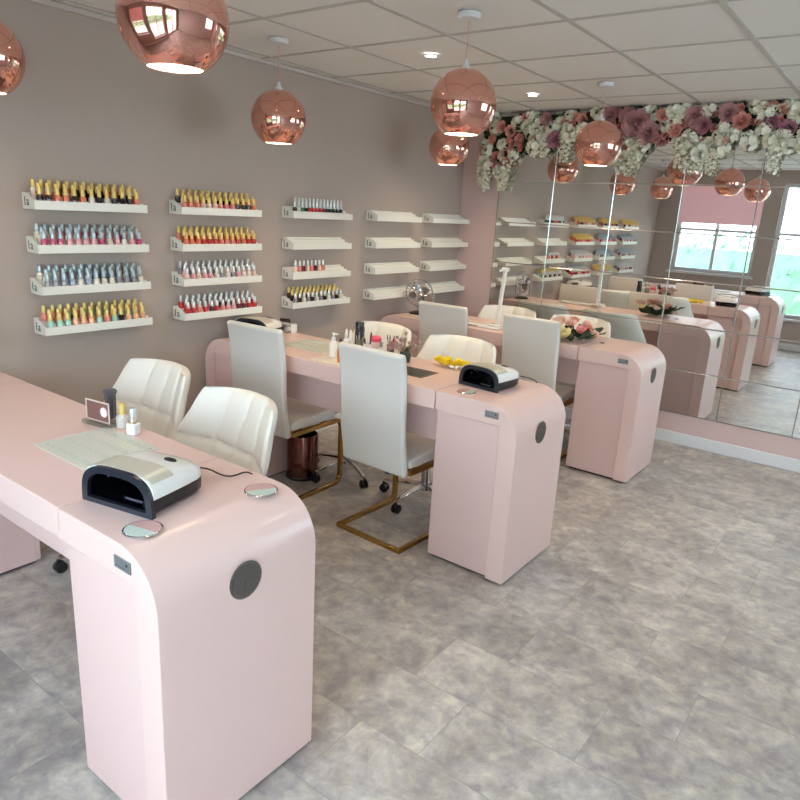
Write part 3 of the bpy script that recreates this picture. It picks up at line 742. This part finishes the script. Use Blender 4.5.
def leaf(b, M, l, w, mi=0):
    P = [(0, 0, 0), (w, 0.15*w, l*0.35), (w*0.8, 0.1*w, l*0.7), (0, -0.12*l, l), (-w*0.8, 0.1*w, l*0.7), (-w, 0.15*w, l*0.35)]
    c = b.verts.new(M @ Vector((0, -0.02*l, l*0.5))); V = [b.verts.new(M @ Vector(p)) for p in P]
    for i in range(6): b.faces.new((c, V[i], V[(i+1) % 6])).material_index = mi
def inst(name, me, parent, loc, nrm, s=1.0, spin=0.0):
    o = bpy.data.objects.new(name, me); C.objects.link(o); o.parent = parent
    q = Vector((0, 0, 1)).rotation_difference(Vector(nrm).normalized()) @ Matrix.Rotation(spin, 3, 'Z').to_quaternion()
    o.rotation_mode = 'QUATERNION'; o.rotation_quaternion = q; o.location = loc; o.scale = (s, s, s); return o
RM = {k: rose_mesh('rose_'+k, k, 1.0, seed=i) for i, k in enumerate(('rose', 'coral', 'blush', 'cream', 'pink'))}
PM = {k: rose_mesh('peony_'+k, k, 1.0, rings=((4, 0.2, 8), (5, 0.35, 20), (7, 0.5, 36), (8, 0.7, 56), (9, 0.85, 74)), seed=9+i) for i, k in enumerate(('mauve', 'plum'))}
WM = [blossom_mesh('white_blossom', k, 9, 0.033, i, 0.031) for i, k in enumerate(('white', 'white', 'green_white'))]
SM = [spray_mesh('hanging_spray', k, l, 46, i, 0.042) for i, (k, l) in enumerate((('green_white', 0.16), ('white', 0.20), ('green_white', 0.24)))]
def garland():
    t = thing('flower_garland', 'garland of silk roses, peonies and white sprays hanging from the ceiling over the mirror', 'garland', (0, YF, ZC))
    rr = random.Random(21)
    def depth(x):      # how far down the garland reaches
        pts = [(0.17, 0.32), (0.24, 0.45), (0.40, 0.44), (0.47, 0.30), (0.60, 0.27), (0.78, 0.30), (0.88, 0.22), (1.05, 0.20), (1.20, 0.26), (1.30, 0.32), (1.42, 0.28), (1.52, 0.20), (1.64, 0.22), (1.74, 0.30), (1.9, 0.30), (2.1, 0.22), (2.4, 0.30), (2.8, 0.22), (3.3, 0.28)]
        for (a, da), (c, dc) in zip(pts[:-1], pts[1:]):
            if a <= x <= c: return da+(dc-da)*(x-a)/(c-a)
        return 0.25
    def clear(x, z, placed, rad): return all((x-a)**2+(z-c)**2 > (rad+r2)**2*0.50 for a, c, r2 in placed)
    placed = []
    b = new()
    for k in range(520):
        x = rr.uniform(0.19, 3.3); z = -rr.uniform(0.01, depth(x)*0.92); y = -0.02-rr.uniform(0.0, 0.05)
        d = Vector((rr.uniform(-1, 1), -0.5-rr.random()*0.3, rr.uniform(-1, 0.6))).normalized()
        leaf(b, Matrix.Translation((x, y, z)) @ Vector((0, 0, 1)).rotation_difference(d).to_matrix().to_4x4() @ Matrix.Rotation(rr.uniform(0, 6), 4, 'Z'), rr.uniform(0.035, 0.065), rr.uniform(0.011, 0.02))
    for k in range(60):
        x = 0.2+k*0.0525; dd = depth(x)*0.7
        d = 0
        vs = [b.verts.new(p) for p in ((x-0.03, -0.012, -0.005), (x+0.03, -0.012, -0.005), (x+0.03, -0.014, -dd), (x-0.03, -0.014, -dd))]; b.faces.new(vs)
    finish('foliage', b, M_leaf, t, smooth=0, recalc=False)
    spots = []
    # large flowers: (x, z, kind, key)
    anchors = [(1.36, -0.10, 'peony', 'mauve', 0.085), (1.44, -0.17, 'peony', 'mauve', 0.07), (1.30, -0.06, 'peony', 'mauve', 0.06), (0.80, -0.20, 'peony', 'plum', 0.055), (0.53, -0.20, 'rose', 'rose', 0.055), (0.36, -0.10, 'rose', 'coral', 0.05),
               (0.30, -0.19, 'rose', 'coral', 0.045), (0.44, -0.13, 'rose', 'coral', 0.05), (0.46, -0.22, 'rose', 'coral', 0.04), (1.62, -0.16, 'rose', 'coral', 0.05), (0.98, -0.06, 'rose', 'coral', 0.045), (1.18, -0.05, 'peony', 'mauve', 0.055),
               (1.72, -0.07, 'peony', 'mauve', 0.06), (1.78, -0.13, 'peony', 'plum', 0.05), (1.52, -0.06, 'rose', 'coral', 0.045), (0.72, -0.06, 'peony', 'mauve', 0.05), (0.33, -0.30, 'rose', 'rose', 0.035), (0.37, -0.36, 'rose', 'pink', 0.028), (0.31, -0.37, 'rose', 'pink', 0.024), (1.08, -0.14, 'peony', 'mauve', 0.05)]
    for x in [1.9+0.12*i for i in range(12)]: anchors.append((x+rr.uniform(-0.03, 0.03), -rr.uniform(0.05, 0.2), *rr.choice([('peony', 'mauve'), ('rose', 'coral'), ('peony', 'plum'), ('rose', 'rose')]), rr.uniform(0.045, 0.065)))
    for x, z, kind, key, r in anchors:
        me = PM[key] if kind == 'peony' else RM[key]
        inst(kind, me, t, (x, -0.055-r*0.3, z), (rr.uniform(-0.3, 0.3), -1, rr.uniform(-0.4, 0.15)), r*1.15, rr.uniform(0, 6)); placed.append((x, z, r))
    nw = 0; tries = 0
    while nw < 92 and tries < 9000:
        tries += 1; x = rr.uniform(0.20, 3.25); z = -rr.uniform(0.02, depth(x)); r = 0.034
        if not clear(x, z, placed, r): continue
        placed.append((x, z, r)); nw += 1
        inst('white_blossom', WM[nw % 3], t, (x, -0.05-rr.uniform(0, 0.03), z), (rr.uniform(-0.4, 0.4), -1, rr.uniform(-0.5, 0.3)), rr.uniform(0.85, 1.2), rr.uniform(0, 6))
    nr = 0; tries = 0
    while nr < 80 and tries < 12000:
        tries += 1; x = rr.uniform(0.20, 3.25)**1.0; z = -rr.uniform(0.02, depth(x)*0.95); r = 0.012
        if not clear(x, z, placed, r): continue
        placed.append((x, z, r)); nr += 1; key = rr.choice(['rose', 'coral', 'blush', 'rose', 'pink'])
        inst('small_rose', RM[key], t, (x, -0.05-rr.uniform(0, 0.03), z), (rr.uniform(-0.4, 0.4), -1, rr.uniform(-0.5, 0.2)), rr.uniform(0.030, 0.040), rr.uniform(0, 6))
    for x, z, k, s in ((0.215, -0.36, 0, 1.0), (0.255, -0.36, 1, 0.95), (0.235, -0.30, 2, 1.0), (0.385, -0.38, 0, 1.05), (0.41, -0.30, 2, 0.85), (0.62, -0.20, 0, 0.7), (0.70, -0.19, 0, 0.75), (0.86, -0.20, 0, 0.9), (1.22, -0.20, 0, 1.0), (1.28, -0.18, 1, 1.15), (1.33, -0.2, 2, 0.95), (1.38, -0.22, 0, 1.0), (1.66, -0.2, 0, 1.1), (1.72, -0.18, 2, 0.95), (1.78, -0.22, 1, 0.9), (1.85, -0.2, 2, 0.9), (2.2, -0.2, 1, 1), (2.4, -0.2, 2, 1), (2.7, -0.2, 0, 1.2), (3.0, -0.2, 1, 1)):
        o = bpy.data.objects.new('hanging_spray', SM[k]); C.objects.link(o); o.parent = t; o.location = (x, -0.065, z); o.scale = (s*1.15, s*1.15, s); o.rotation_euler.z = rr.uniform(0, 6)
garland()
def arrangement():
    t = thing('rose_arrangement', 'low arrangement of pink and cream silk roses lying on the far desk', 'flowers', (1.41, 2.575, H+0.001)); t.scale = (1.3, 1.25, 1.25)
    rr = random.Random(4); b = new()
    for k in range(80):
        a = rr.uniform(0, 6.283); d = Vector((math.cos(a), math.sin(a), rr.uniform(0.05, 0.9))).normalized(); base = Vector((rr.uniform(-0.07, 0.07), rr.uniform(-0.12, 0.12), 0.020))
        leaf(b, Matrix.Translation(base) @ Vector((0, 0, 1)).rotation_difference(d).to_matrix().to_4x4() @ Matrix.Rotation(rr.uniform(0, 6), 4, 'Z'), rr.uniform(0.05, 0.085), rr.uniform(0.012, 0.02))
    finish('leaves', b, M_leaf, t, smooth=0, recalc=False)
    for x, y, z, key, s in ((-0.05, -0.13, 0.035, 'rose', 0.045), (0.005, -0.12, 0.035, 'cream', 0.052), (-0.06, -0.05, 0.06, 'blush', 0.050), (0.055, -0.045, 0.05, 'pink', 0.038), (-0.01, -0.02, 0.07, 'blush', 0.045), (-0.02, 0.05, 0.075, 'rose', 0.04), (0.05, 0.04, 0.05, 'rose', 0.036), (-0.09, 0.06, 0.06, 'blush', 0.05), (0.09, 0.03, 0.03, 'blush', 0.035), (0.02, 0.12, 0.05, 'blush', 0.042), (-0.06, 0.13, 0.05, 'cream', 0.04)):
        inst('rose', RM[key], t, (x, y, z), (x*3+0.25, y*3-0.45, 0.8), s*0.86, rr.uniform(0, 6))
arrangement()

# ------------------------------------------------------------------ desk items, middle desk
def yellow_bloom():
    t = thing('yellow_silk_flower', 'yellow silk flower bunch lying behind the lamp on the middle desk', 'flower', (1.365, 1.322, H+0.001)); t.scale = (1.15, 1.1, 1.1)
    rr = random.Random(2); b = new()
    for x, y in ((-0.085, 0.0), (-0.05, 0.012), (-0.012, -0.004), (0.03, 0.01), (0.07, -0.002), (0.0, 0.03), (-0.045, -0.02)):
        for i in range(9):
            M = Matrix.Translation((x, y, 0.006)) @ Matrix.Rotation(2*math.pi*i/9+rr.uniform(-.2, .2), 4, 'Z') @ Matrix.Rotation(R(-rr.uniform(35, 80)), 4, 'X')
            petal(b, M, 0.036, 0.013, -0.004, 0.004, nu=2, nv=3)
    finish('petals', b, FL['yellow'], t, smooth=60, recalc=False)
    b = new()
    for x, y in ((-0.01, -0.028), (0.02, -0.03), (0.045, -0.022), (0.005, -0.038)): bmesh.ops.create_icosphere(b, subdivisions=2, radius=0.007, matrix=Matrix.Translation((x, y, 0.012)))
    finish('beads', b, mat('pearl_bead', (240, 236, 225), 0.2), t)
yellow_bloom()
def mat_sheet(x0, x1, y0, y1, z, label, grid=True, name='acrylic_mat'):
    b = new(); box(b, x0, x1, y0, y1, z, z+0.002, 0)
    rr = random.Random(8)
    o = finish(name, b, mat('frosted_mat', (214, 214, 202), 0.18, coat=0.4), smooth=0, bevel=0.0008)
    tag(o, label, 'mat')
    b = new()
    for i in range(9):
        for j in range(4):
            cx = x0+(i+0.5)*(x1-x0)/9; cy = y0+(j+0.5)*(y1-y0)/4; rad = 0.011
            pts = [(cx+rad*math.cos(a*math.pi/4), cy+rad*math.sin(a*math.pi/4), z+0.0024) for a in range(8)]
            tube(b, pts, 0.0009, 4, closed=True)
    finish('printed_pattern', b, mat('grey_print', (172, 176, 170), 0.4), o); o.children[0]['kind'] = 'stuff'
    return o
mat_sheet(0.43, 0.74, 1.06, 1.30, H+0.0004, 'glassy patterned practice mat on the middle desk, left of the pots')
mat_sheet(1.08, 1.36, -0.50, -0.27, H+0.0004, 'glassy patterned practice mat on the nearest desk, behind the lamp')
b = new(); box(b, 0.79, 1.05, 0.925, 1.16, 0, 0.006); o = finish('tool_tray', b, mat('frosted_tray', (226, 216, 200), 0.3), bevel=0.002, smooth=0); o.location = (0, 0, H+0.0004); tag(o, 'clear acrylic tray under the tool pots on the middle desk', 'tray')
ZT = H+0.0070
def put(name, b, mats, x, y, z, label, cat, rz=0, **k):
    o = finish(name, b, mats, **k); o.location = (x, y, z); o.rotation_euler.z = rz; tag(o, label, cat); return o
# orange oil bottle
t = thing('cuticle_oil_bottle', 'slim bottle of orange oil with a dark dropper at the left of the pots', 'bottle', (0.940, 0.975, ZT))
b = new(); lathe(b, [(0, 0), (0.014, 0), (0.015, 0.004), (0.015, 0.058), (0.009, 0.066), (0, 0.066)], 16); finish('oil', b, mat('orange_oil', (226, 128, 58), 0.15, coat=0.5), t)
b = new(); lathe(b, [(0, 0.066), (0.010, 0.066), (0.008, 0.10), (0.004, 0.112), (0, 0.112)], 12); finish('dropper', b, M_black, t)
t = thing('lotion_bottle', 'white pump bottle at the far left of the tool pots', 'bottle', (0.840, 1.035, ZT))
b = new(); lathe(b, [(0, 0), (0.021, 0), (0.022, 0.004), (0.022, 0.065), (0.012, 0.078), (0.010, 0.082), (0, 0.082)], 20); finish('body', b, mat('cream_plastic', (232, 224, 210), 0.3), t)
b = new(); lathe(b, [(0, 0.082), (0.011, 0.082), (0.011, 0.096), (0.004, 0.098), (0.004, 0.112), (0, 0.112)], 14); box(b, -0.006, 0.026, -0.005, 0.005, 0.110, 0.118); finish('pump', b, M_wplast, t)
# white rabbit-eared holder -> plain eared brush holder
t = thing('brush_holder', 'white ceramic holder with two upright ears among the tool pots', 'pot', (0.865, 1.115, ZT)); t.scale = (1, 1, 1.15)
b = new(); lathe(b, [(0, 0), (0.024, 0), (0.028, 0.01), (0.028, 0.05), (0.022, 0.072), (0.018, 0.076), (0.018, 0.06), (0, 0.06)], 20)
for sx in (-1, 1): lathe(b, [(0, 0), (0.008, 0.004), (0.009, 0.02), (0.005, 0.038), (0, 0.042)], 10, (sx*0.014, 0, 0.072))
finish('pot_body', b, mat('white_ceramic', (240, 232, 228), 0.2, coat=0.3), t)
def brush_pot(x, y, r, h, m, label, nb, seed, bcol, z=ZT):
    t = thing('brush_pot', label, 'pot', (x, y, z)); rr = random.Random(seed)
    b = new(); lathe(b, [(0, 0), (r*0.9, 0), (r, 0.004), (r, h), (r-0.003, h), (r-0.003, 0.006), (0, 0.006)], 20); finish('cup', b, m, t)
    for k in range(nb):
        a = 6.283*k/nb; b = new(); ex, ey = r*0.9*math.cos(a), r*0.9*math.sin(a); ln = h*rr.uniform(1.35, 1.75)
        p0 = Vector((ex*0.35, ey*0.35, 0.008)); p1 = Vector((ex*1.15, ey*1.15, ln)); q = p0.lerp(p1, 0.8)
        tube(b, [p0, q], 0.0022, 6, 0); tube(b, [q, p1], 0.0035, 6, 1, scale=[1, 0.5])
        o = finish('brush', b, [mat(bcol[0], bcol[1], 0.4), mat('brush_bristle', (70, 58, 50), 0.8)], t)
    return t
brush_pot(0.885, 1.180, 0.022, 0.080, M_clear, 'clear glass pot of silver-handled brushes in front of the black bottle', 5, 1, ('silver_handle', (190, 188, 184)))
brush_pot(0.975, 1.130, 0.022, 0.075, mat('white_ceramic', (240, 232, 228), 0.2), 'white pot of dark-handled brushes beside the glass pot', 4, 2, ('dark_handle', (58, 50, 50)))
for x, y, h, r, lab, colr, capc in ((0.905, 1.075, 0.085, 0.011, 'slim white tube in front of the eared holder', (238, 232, 226), (220, 220, 216)), (0.930, 1.155, 0.092, 0.012, 'pale pink tube between the glass pot and the white pot', (232, 204, 198), (240, 236, 230)),
                     (1.015, 1.185, 0.088, 0.012, 'white tube with a grey cap beside the pink lidded jar', (240, 238, 234), (150, 148, 146)), (0.985, 1.075, 0.095, 0.010, 'slim grey tube at the right edge of the tool tray', (196, 192, 188), (90, 88, 88))):
    t = thing('cosmetic_tube', lab, 'tube', (x, y, ZT if y < 1.15 and x < 1.04 else H+0.0005))
    if 0.79 < x-r and x+r < 1.05 and y+r < 1.16: t.location.z = ZT
    else: t.location = (x, max(y, 1.175), H+0.0005)
    b = new(); lathe(b, [(0, 0), (r, 0), (r, h*0.66), (r*0.5, h*0.72), (0, h*0.72)], 14); finish('tube_body', b, mat('tube_%d_%d' % (colr[0], colr[1]), colr, 0.3), t)
    b = new(); lathe(b, [(0, h*0.7205), (r*0.62, h*0.7205), (r*0.62, h), (0, h)], 12); finish('cap', b, mat('tubecap_%d' % capc[0], capc, 0.3), t)
brush_pot(1.035, 1.235, 0.018, 0.070, mat('smoked_glass', (120, 112, 106), 0.15), 'small smoky pot of dark brushes next to the posy', 5, 5, ('dark_handle', (58, 50, 50)), H+0.0005)
t = thing('black_spray_bottle', 'tall black bottle standing above the other pots on the middle desk', 'bottle', (0.825, 1.245, H+0.0005))
b = new(); lathe(b, [(0, 0), (0.023, 0), (0.024, 0.004), (0.024, 0.11), (0.020, 0.118), (0, 0.118)], 20); finish('body', b, M_black, t)
b = new(); lathe(b, [(0, 0.118), (0.022, 0.118), (0.023, 0.150), (0.020, 0.154), (0, 0.154)], 20); finish('cap', b, mat('black_cap', (40, 42, 46), 0.25), t)
t = thing('pink_lidded_jar', 'white jar with a bright pink lid behind the nearest chair back', 'jar', (0.955, 1.215, H+0.0005)); t.scale = (1, 1, 1.2)
b = new(); lathe(b, [(0, 0), (0.026, 0), (0.028, 0.004), (0.028, 0.066), (0, 0.066)], 20); finish('jar_body', b, mat('pale_pink_jar', (236, 214, 208), 0.25), t)
b = new(); lathe(b, [(0, 0.0665), (0.029, 0.0665), (0.029, 0.080), (0.02, 0.088), (0, 0.090)], 20); finish('lid', b, mat('hot_pink_lid', (226, 84, 110), 0.3), t)
def dried():
    t = thing('posy', 'small posy of a pink ball flower and feathery dried stems on the middle desk', 'flowers', (1.118, 1.245, H+0.0005)); rr = random.Random(6); t.scale = (1.15, 1.15, 1.15)
    b = new(); lathe(b, [(0, 0), (0.022, 0), (0.026, 0.03), (0.022, 0.045), (0.019, 0.045), (0.019, 0.01), (0, 0.01)], 16); finish('vase', b, mat('dark_green_vase', (60, 62, 50), 0.3), t)
    b = new()
    for k in range(26):
        a = rr.uniform(0, 6.28); el = rr.uniform(0.3, 1.3); d = Vector((math.cos(a)*math.cos(el), math.sin(a)*math.cos(el), math.sin(el))); l = rr.uniform(0.04, 0.075)
        tube(b, [(0, 0, 0.038), Vector((0, 0, 0.038))+d*l], 0.0012, 4)
        T = Matrix.Translation(Vector((0, 0, 0.038))+d*l) @ Vector((0, 0, 1)).rotation_difference(d).to_matrix().to_4x4()
        for i in range(5): petal(b, T @ Matrix.Rotation(6.283*i/5, 4, 'Z') @ Matrix.Rotation(R(-40), 4, 'X'), 0.018, 0.004, -0.001, 0.001, nu=1, nv=2)
    finish('dried_stems', b, mat('mauve_grey_dried', (176, 150, 146), 0.8), t, recalc=False)
    b = new(); 
    for k in range(8): 
        a = k*0.8; leaf(b, Matrix.Translation((0, 0, 0.04)) @ Matrix.Rotation(a, 4, 'Z') @ Matrix.Rotation(R(-50), 4, 'X'), 0.045, 0.008)
    finish('leaves', b, M_stem, t, recalc=False)
    inst('pink_bloom', RM['pink'], t, (-0.045, -0.01, 0.060), (-0.2, -0.7, 0.5), 0.032)
dried()
# box with a small fan-like trimmer at the wall end of the middle desk
t = thing('storage_box', 'small white open box with a round white dial at the wall, middle desk', 'box', (0.175, 1.40-0.085, H+0.0005)); t.rotation_euler.z = R(12)
t.location = (0.20, 1.345, H+0.0005)
b = new(); box(b, -0.045, 0.045, -0.03, 0.03, 0, 0.004); box(b, -0.045, -0.041, -0.03, 0.03, 0.004, 0.045); box(b, 0.041, 0.045, -0.03, 0.03, 0.004, 0.045); box(b, -0.041, 0.041, 0.026, 0.03, 0.004, 0.045); box(b, -0.045, 0.045, -0.03, 0.03, 0.045, 0.049)
finish('case', b, M_wplast, t, smooth=0, bevel=0.002)
b = new(); disc(b, (0.028, -0.031, 0.024), 0.014, 0.012, 20, 0, Matrix.Rotation(R(90), 4, 'X')); finish('dial', b, M_wplast, t)
t = thing('file_machine', 'coiled dark file handpiece resting on the white box at the wall', 'tool', (0.185, 1.345, H+0.050))
b = new(); tube(b, [(0.03*math.cos(a*0.5), 0.018*math.sin(a*0.5), 0.004+0.0009*a) for a in range(26)], 0.003, 6); finish('coil', b, M_black, t)
b = new(); tube(b, [(-0.04, 0, 0.006), (-0.04, 0, 0.024)], 0.006, 8); tube(b, [(-0.03, -0.012, 0.018), (0.03, 0.0, 0.022)], 0.0045, 8); finish('handpiece', b, mat('dark_bronze', (86, 72, 62), 0.3, metal=0.6), t)

# ------------------------------------------------------------------ items on the far desk
def fan():
    t = thing('desk_fan', 'chrome wire-caged desk fan on the wall end of the far desk', 'fan', (0.215, Y3+0.215, H+0.0005), R(28))
    b = new(); lathe(b, [(0, 0), (0.062, 0), (0.064, 0.006), (0.05, 0.014), (0.02, 0.022), (0, 0.022)], 28); finish('base', b, M_black, t)
    zc = 0.150; r = 0.098
    b = new(); tube(b, [(0, 0.012, 0.02), (0, 0.02, zc-0.02)], 0.009, 10)
    for s in (-1, 1):
        tube(b, [(s*0.045, 0, 0.012), (s*0.105, 0.0, 0.05), (s*0.108, 0, zc-0.01), (s*0.106, 0, zc+0.004)], 0.0045, 8)
    finish('stand', b, M_chrome, t)
    MX = Matrix.Rotation(R(90), 4, 'X')
    b = new(); lathe(b, [(0, -0.05), (0.022, -0.045), (0.027, -0.02), (0.027, 0.0), (0, 0.004)], 20, (0, 0.01, zc), 0, MX); finish('motor', b, M_chrome, t)
    b = new()
    for y, rr in ((-0.034, 0.035), (-0.034, 0.018), (-0.028, 0.068), (-0.012, 0.092), (0.0, r), (0.012, 0.092), (0.028, 0.066)):
        tube(b, [(rr*math.cos(a*math.pi/16), y, zc+rr*math.sin(a*math.pi/16)) for a in range(32)], 0.0013 if rr != r else 0.0028, 5, closed=True)
    for k in range(24):
        a = 2*math.pi*k/24
        tube(b, [(rr*math.cos(a), y, zc+rr*math.sin(a)) for y, rr in ((-0.034, 0.018), (-0.034, 0.035), (-0.028, 0.068), (-0.012, 0.092), (0, r), (0.012, 0.092), (0.028, 0.066), (0.034, 0.025))], 0.0009, 4)
    disc(b, (0, -0.034, zc), 0.018, 0.004, 20, 0, MX)
    finish('cage', b, M_chrome, t)
    for k in range(4):
        b = new(); a = k*math.pi/2+0.4
        M = Matrix.Translation((0, -0.012, zc)) @ Matrix.Rotation(-a, 4, 'Y') @ Matrix.Rotation(R(28), 4, 'Z')
        leaf(b, M @ Matrix.Translation((0, 0, 0.012)), 0.072, 0.030); finish('blade', b, mat('steel_blade', (130, 128, 122), 0.3, metal=0.6), t, recalc=False)
fan()
def uplamp():
    t = thing('desk_lamp', 'white folding desk lamp with an upright arm on the far desk', 'lamp', (0.0, 0.0, H+0.0005))
    b = new(); box(b, 0.56, 0.95, Y3+0.07, Y3+0.16, 0.0, 0.018); finish('base_bar', b, M_wplast, t, smooth=30, bevel=0.006, seg=3)
    b = new(); box(b, 0.60, 0.80, Y3+0.0685, Y3+0.0698, 0.004, 0.012); finish('light_strip', b, mat('grey_strip', (160, 160, 156), 0.3), t, smooth=0)
    b = new(); box(b, 0.860, 0.945, Y3+0.085, Y3+0.195, 0.0185, 0.030); finish('foot', b, M_wplast, t, smooth=30, bevel=0.005, seg=3)
    b = new(); sweep(b, [(0.900, Y3+0.150, 0.028), (0.905, Y3+0.160, 0.200), (0.912, Y3+0.172, 0.372)], rect(0.032, 0.016)); finish('arm', b, M_wplast, t, smooth=30, bevel=0.004)
    b = new(); box(b, 0.892, 0.934, Y3+0.155, Y3+0.190, 0.366, 0.392); tube(b, [(0.892, Y3+0.172, 0.378), (0.872, Y3+0.17, 0.364)], 0.009, 8); finish('hinge', b, M_wplast, t, smooth=30, bevel=0.004)
uplamp()

# ------------------------------------------------------------------ items on the nearest desk
t = thing('polish_bottle', 'square white polish bottle with a silver cap standing alone on the nearest desk', 'nail polish', (1.192, Y1+0.408, H+0.0005), R(20))
b = new(); box(b, -0.016, 0.016, -0.016, 0.016, 0, 0.036); finish('bottle_body', b, mat('white_lacquer', (242, 242, 246), 0.15, coat=0.4), t, smooth=30, bevel=0.004, seg=3)
b = new(); lathe(b, [(0, 0.036), (0.011, 0.036), (0.011, 0.041), (0, 0.041)], 18); finish('collar', b, mat('pale_gold_collar', (222, 196, 150), 0.25, metal=0.7), t)
b = new(); lathe(b, [(0, 0.041), (0.0075, 0.041), (0.0085, 0.082), (0.007, 0.084), (0, 0.084)], 18); finish('cap', b, CAPS['silver'], t)
t = thing('gel_pot', 'clear bottle with a gold cap between the display card and the white bottle', 'nail polish', (1.105, Y1+0.425, H+0.0005))
b = new(); lathe(b, [(0, 0), (0.019, 0), (0.020, 0.003), (0.020, 0.034), (0.012, 0.042), (0, 0.042)], 20); finish('bottle_body', b, mat('milky_grey_glass', (206, 200, 192), 0.12, coat=0.5), t)
b = new(); lathe(b, [(0, 0.042), (0.010, 0.042), (0.0105, 0.078), (0, 0.079)], 18); finish('cap', b, CAPS['gold'], t)
t = thing('display_card', 'brown framed card with a white disc on an acrylic stand at the photo left edge', 'card', (1.036, Y1+0.395, H+0.0005), R(8))
b = new(); box(b, -0.06, 0.06, -0.03, 0.03, 0, 0.012); finish('stand', b, M_acrylic, t, smooth=0, bevel=0.001)
b = new(); box(b, -0.052, 0.052, -0.012, -0.008, 0.0125, 0.078); finish('card', b, mat('brown_card', (122, 84, 78), 0.4), t, smooth=0)
b = new()
for a, c, e, f in ((-0.055, 0.055, 0.0125, 0.0155), (-0.055, 0.055, 0.075, 0.079), (-0.055, -0.051, 0.0155, 0.075), (0.051, 0.055, 0.0155, 0.075)): box(b, a, c, -0.015, -0.0125, e, f)
finish('frame', b, mat('pale_frame', (214, 200, 190), 0.3), t, smooth=0)
b = new(); disc(b, (0.028, -0.0125, 0.046), 0.016, 0.0015, 28, 0, Matrix.Rotation(R(90), 4, 'X')); finish('white_disc', b, mat('white_disc', (240, 222, 224), 0.4), t)
b = new(); lathe(b, [(0, 0), (0.016, 0), (0.018, 0.080), (0.022, 0.084), (0.022, 0.092), (0.016, 0.098), (0, 0.100)], 6); put('charcoal_bottle', b, mat('charcoal_plastic', (86, 82, 88), 0.4), 0.995, Y1+0.450, H+0.0005, 'charcoal faceted bottle behind the brown card at the left edge', 'bottle')

# copper bin under the middle desk
t = thing('waste_bin', 'rose-copper cylindrical bin on the floor under the middle desk', 'bin', (0.535, 1.325, 0))
b = new(); lathe(b, [(0, 0.012), (0.086, 0.012), (0.086, 0.24), (0.082, 0.25), (0.078, 0.25), (0.078, 0.02), (0, 0.02)], 36); finish('bin_body', b, mat('brown_copper', (118, 78, 70), 0.18, metal=1.0), t)
b = new(); lathe(b, [(0, 0), (0.094, 0), (0.096, 0.008), (0.088, 0.018), (0.0865, 0.018), (0.0865, 0.0115), (0, 0.0115)], 36); finish('foot_ring', b, M_black, t)
t.location = (0.485, 1.195, 0)

# ------------------------------------------------------------------ light
w = bpy.data.worlds.new('daylight'); bpy.context.scene.world = w; w.use_nodes = True
bg = w.node_tree.nodes['Background']; bg.inputs[0].default_value = (0.76, 0.87, 1.0, 1); bg.inputs[1].default_value = 10.5
def portal(x0, x1, z0, z1):
    ld = bpy.data.lights.new('window_portal', 'AREA'); ld.shape = 'RECTANGLE'; ld.size = x1-x0; ld.size_y = z1-z0; ld.cycles.is_portal = True
    o = bpy.data.objects.new('window_portal', ld); C.objects.link(o); o.location = ((x0+x1)/2, YR-0.13, (z0+z1)/2); o.rotation_euler = (R(-90), 0, 0)
    o.rotation_euler = (R(90), 0, R(180))
ld = bpy.data.lights.new('window_portal', 'AREA'); ld.shape = 'RECTANGLE'; ld.size = 1.0; ld.size_y = 1.4; ld.cycles.is_portal = True
o = bpy.data.objects.new('window_portal', ld); C.objects.link(o); o.location = (XR+0.11, 2.2, 1.55); o.rotation_euler = (0, R(90), 0)  # sampling portal of the added side window
portal(0.28, 1.30, 0.88, 2.02); portal(1.50, 2.48, 0.40, 2.05); portal(2.70, 4.0, 0.0, 2.05)

# ------------------------------------------------------------------ camera
cam = bpy.data.cameras.new('camera'); co = bpy.data.objects.new('camera', cam); C.objects.link(co)
cam.sensor_fit = 'HORIZONTAL'; cam.sensor_width = 36; cam.lens = 672.65/800*36; cam.clip_start = 0.02
ya, pi_, ro = R(36.294), R(-15.690), R(3.1766)
f = Vector((-math.sin(ya)*math.cos(pi_), math.cos(ya)*math.cos(pi_), math.sin(pi_)))
rt = Vector((math.cos(ya), math.sin(ya), 0)); up = rt.cross(f)
r2 = rt*math.cos(ro)+up*math.sin(ro); u2 = -rt*math.sin(ro)+up*math.cos(ro)
m = Matrix((r2, u2, -f)).transposed().to_4x4(); m.translation = Vector((3.0037, -1.3439, 1.4658)); co.matrix_world = m
sc = bpy.context.scene; sc.camera = co
sc.view_settings.view_transform = 'Standard'; sc.view_settings.look = 'None'; sc.view_settings.exposure = 0.22
sc.cycles.max_bounces = 10; sc.cycles.diffuse_bounces = 5; sc.cycles.glossy_bounces = 5; sc.cycles.transparent_max_bounces = 12
sc.cycles.sample_clamp_indirect = 3.0; sc.cycles.blur_glossy = 0.5; sc.cycles.caustics_reflective = True; sc.cycles.caustics_refractive = False
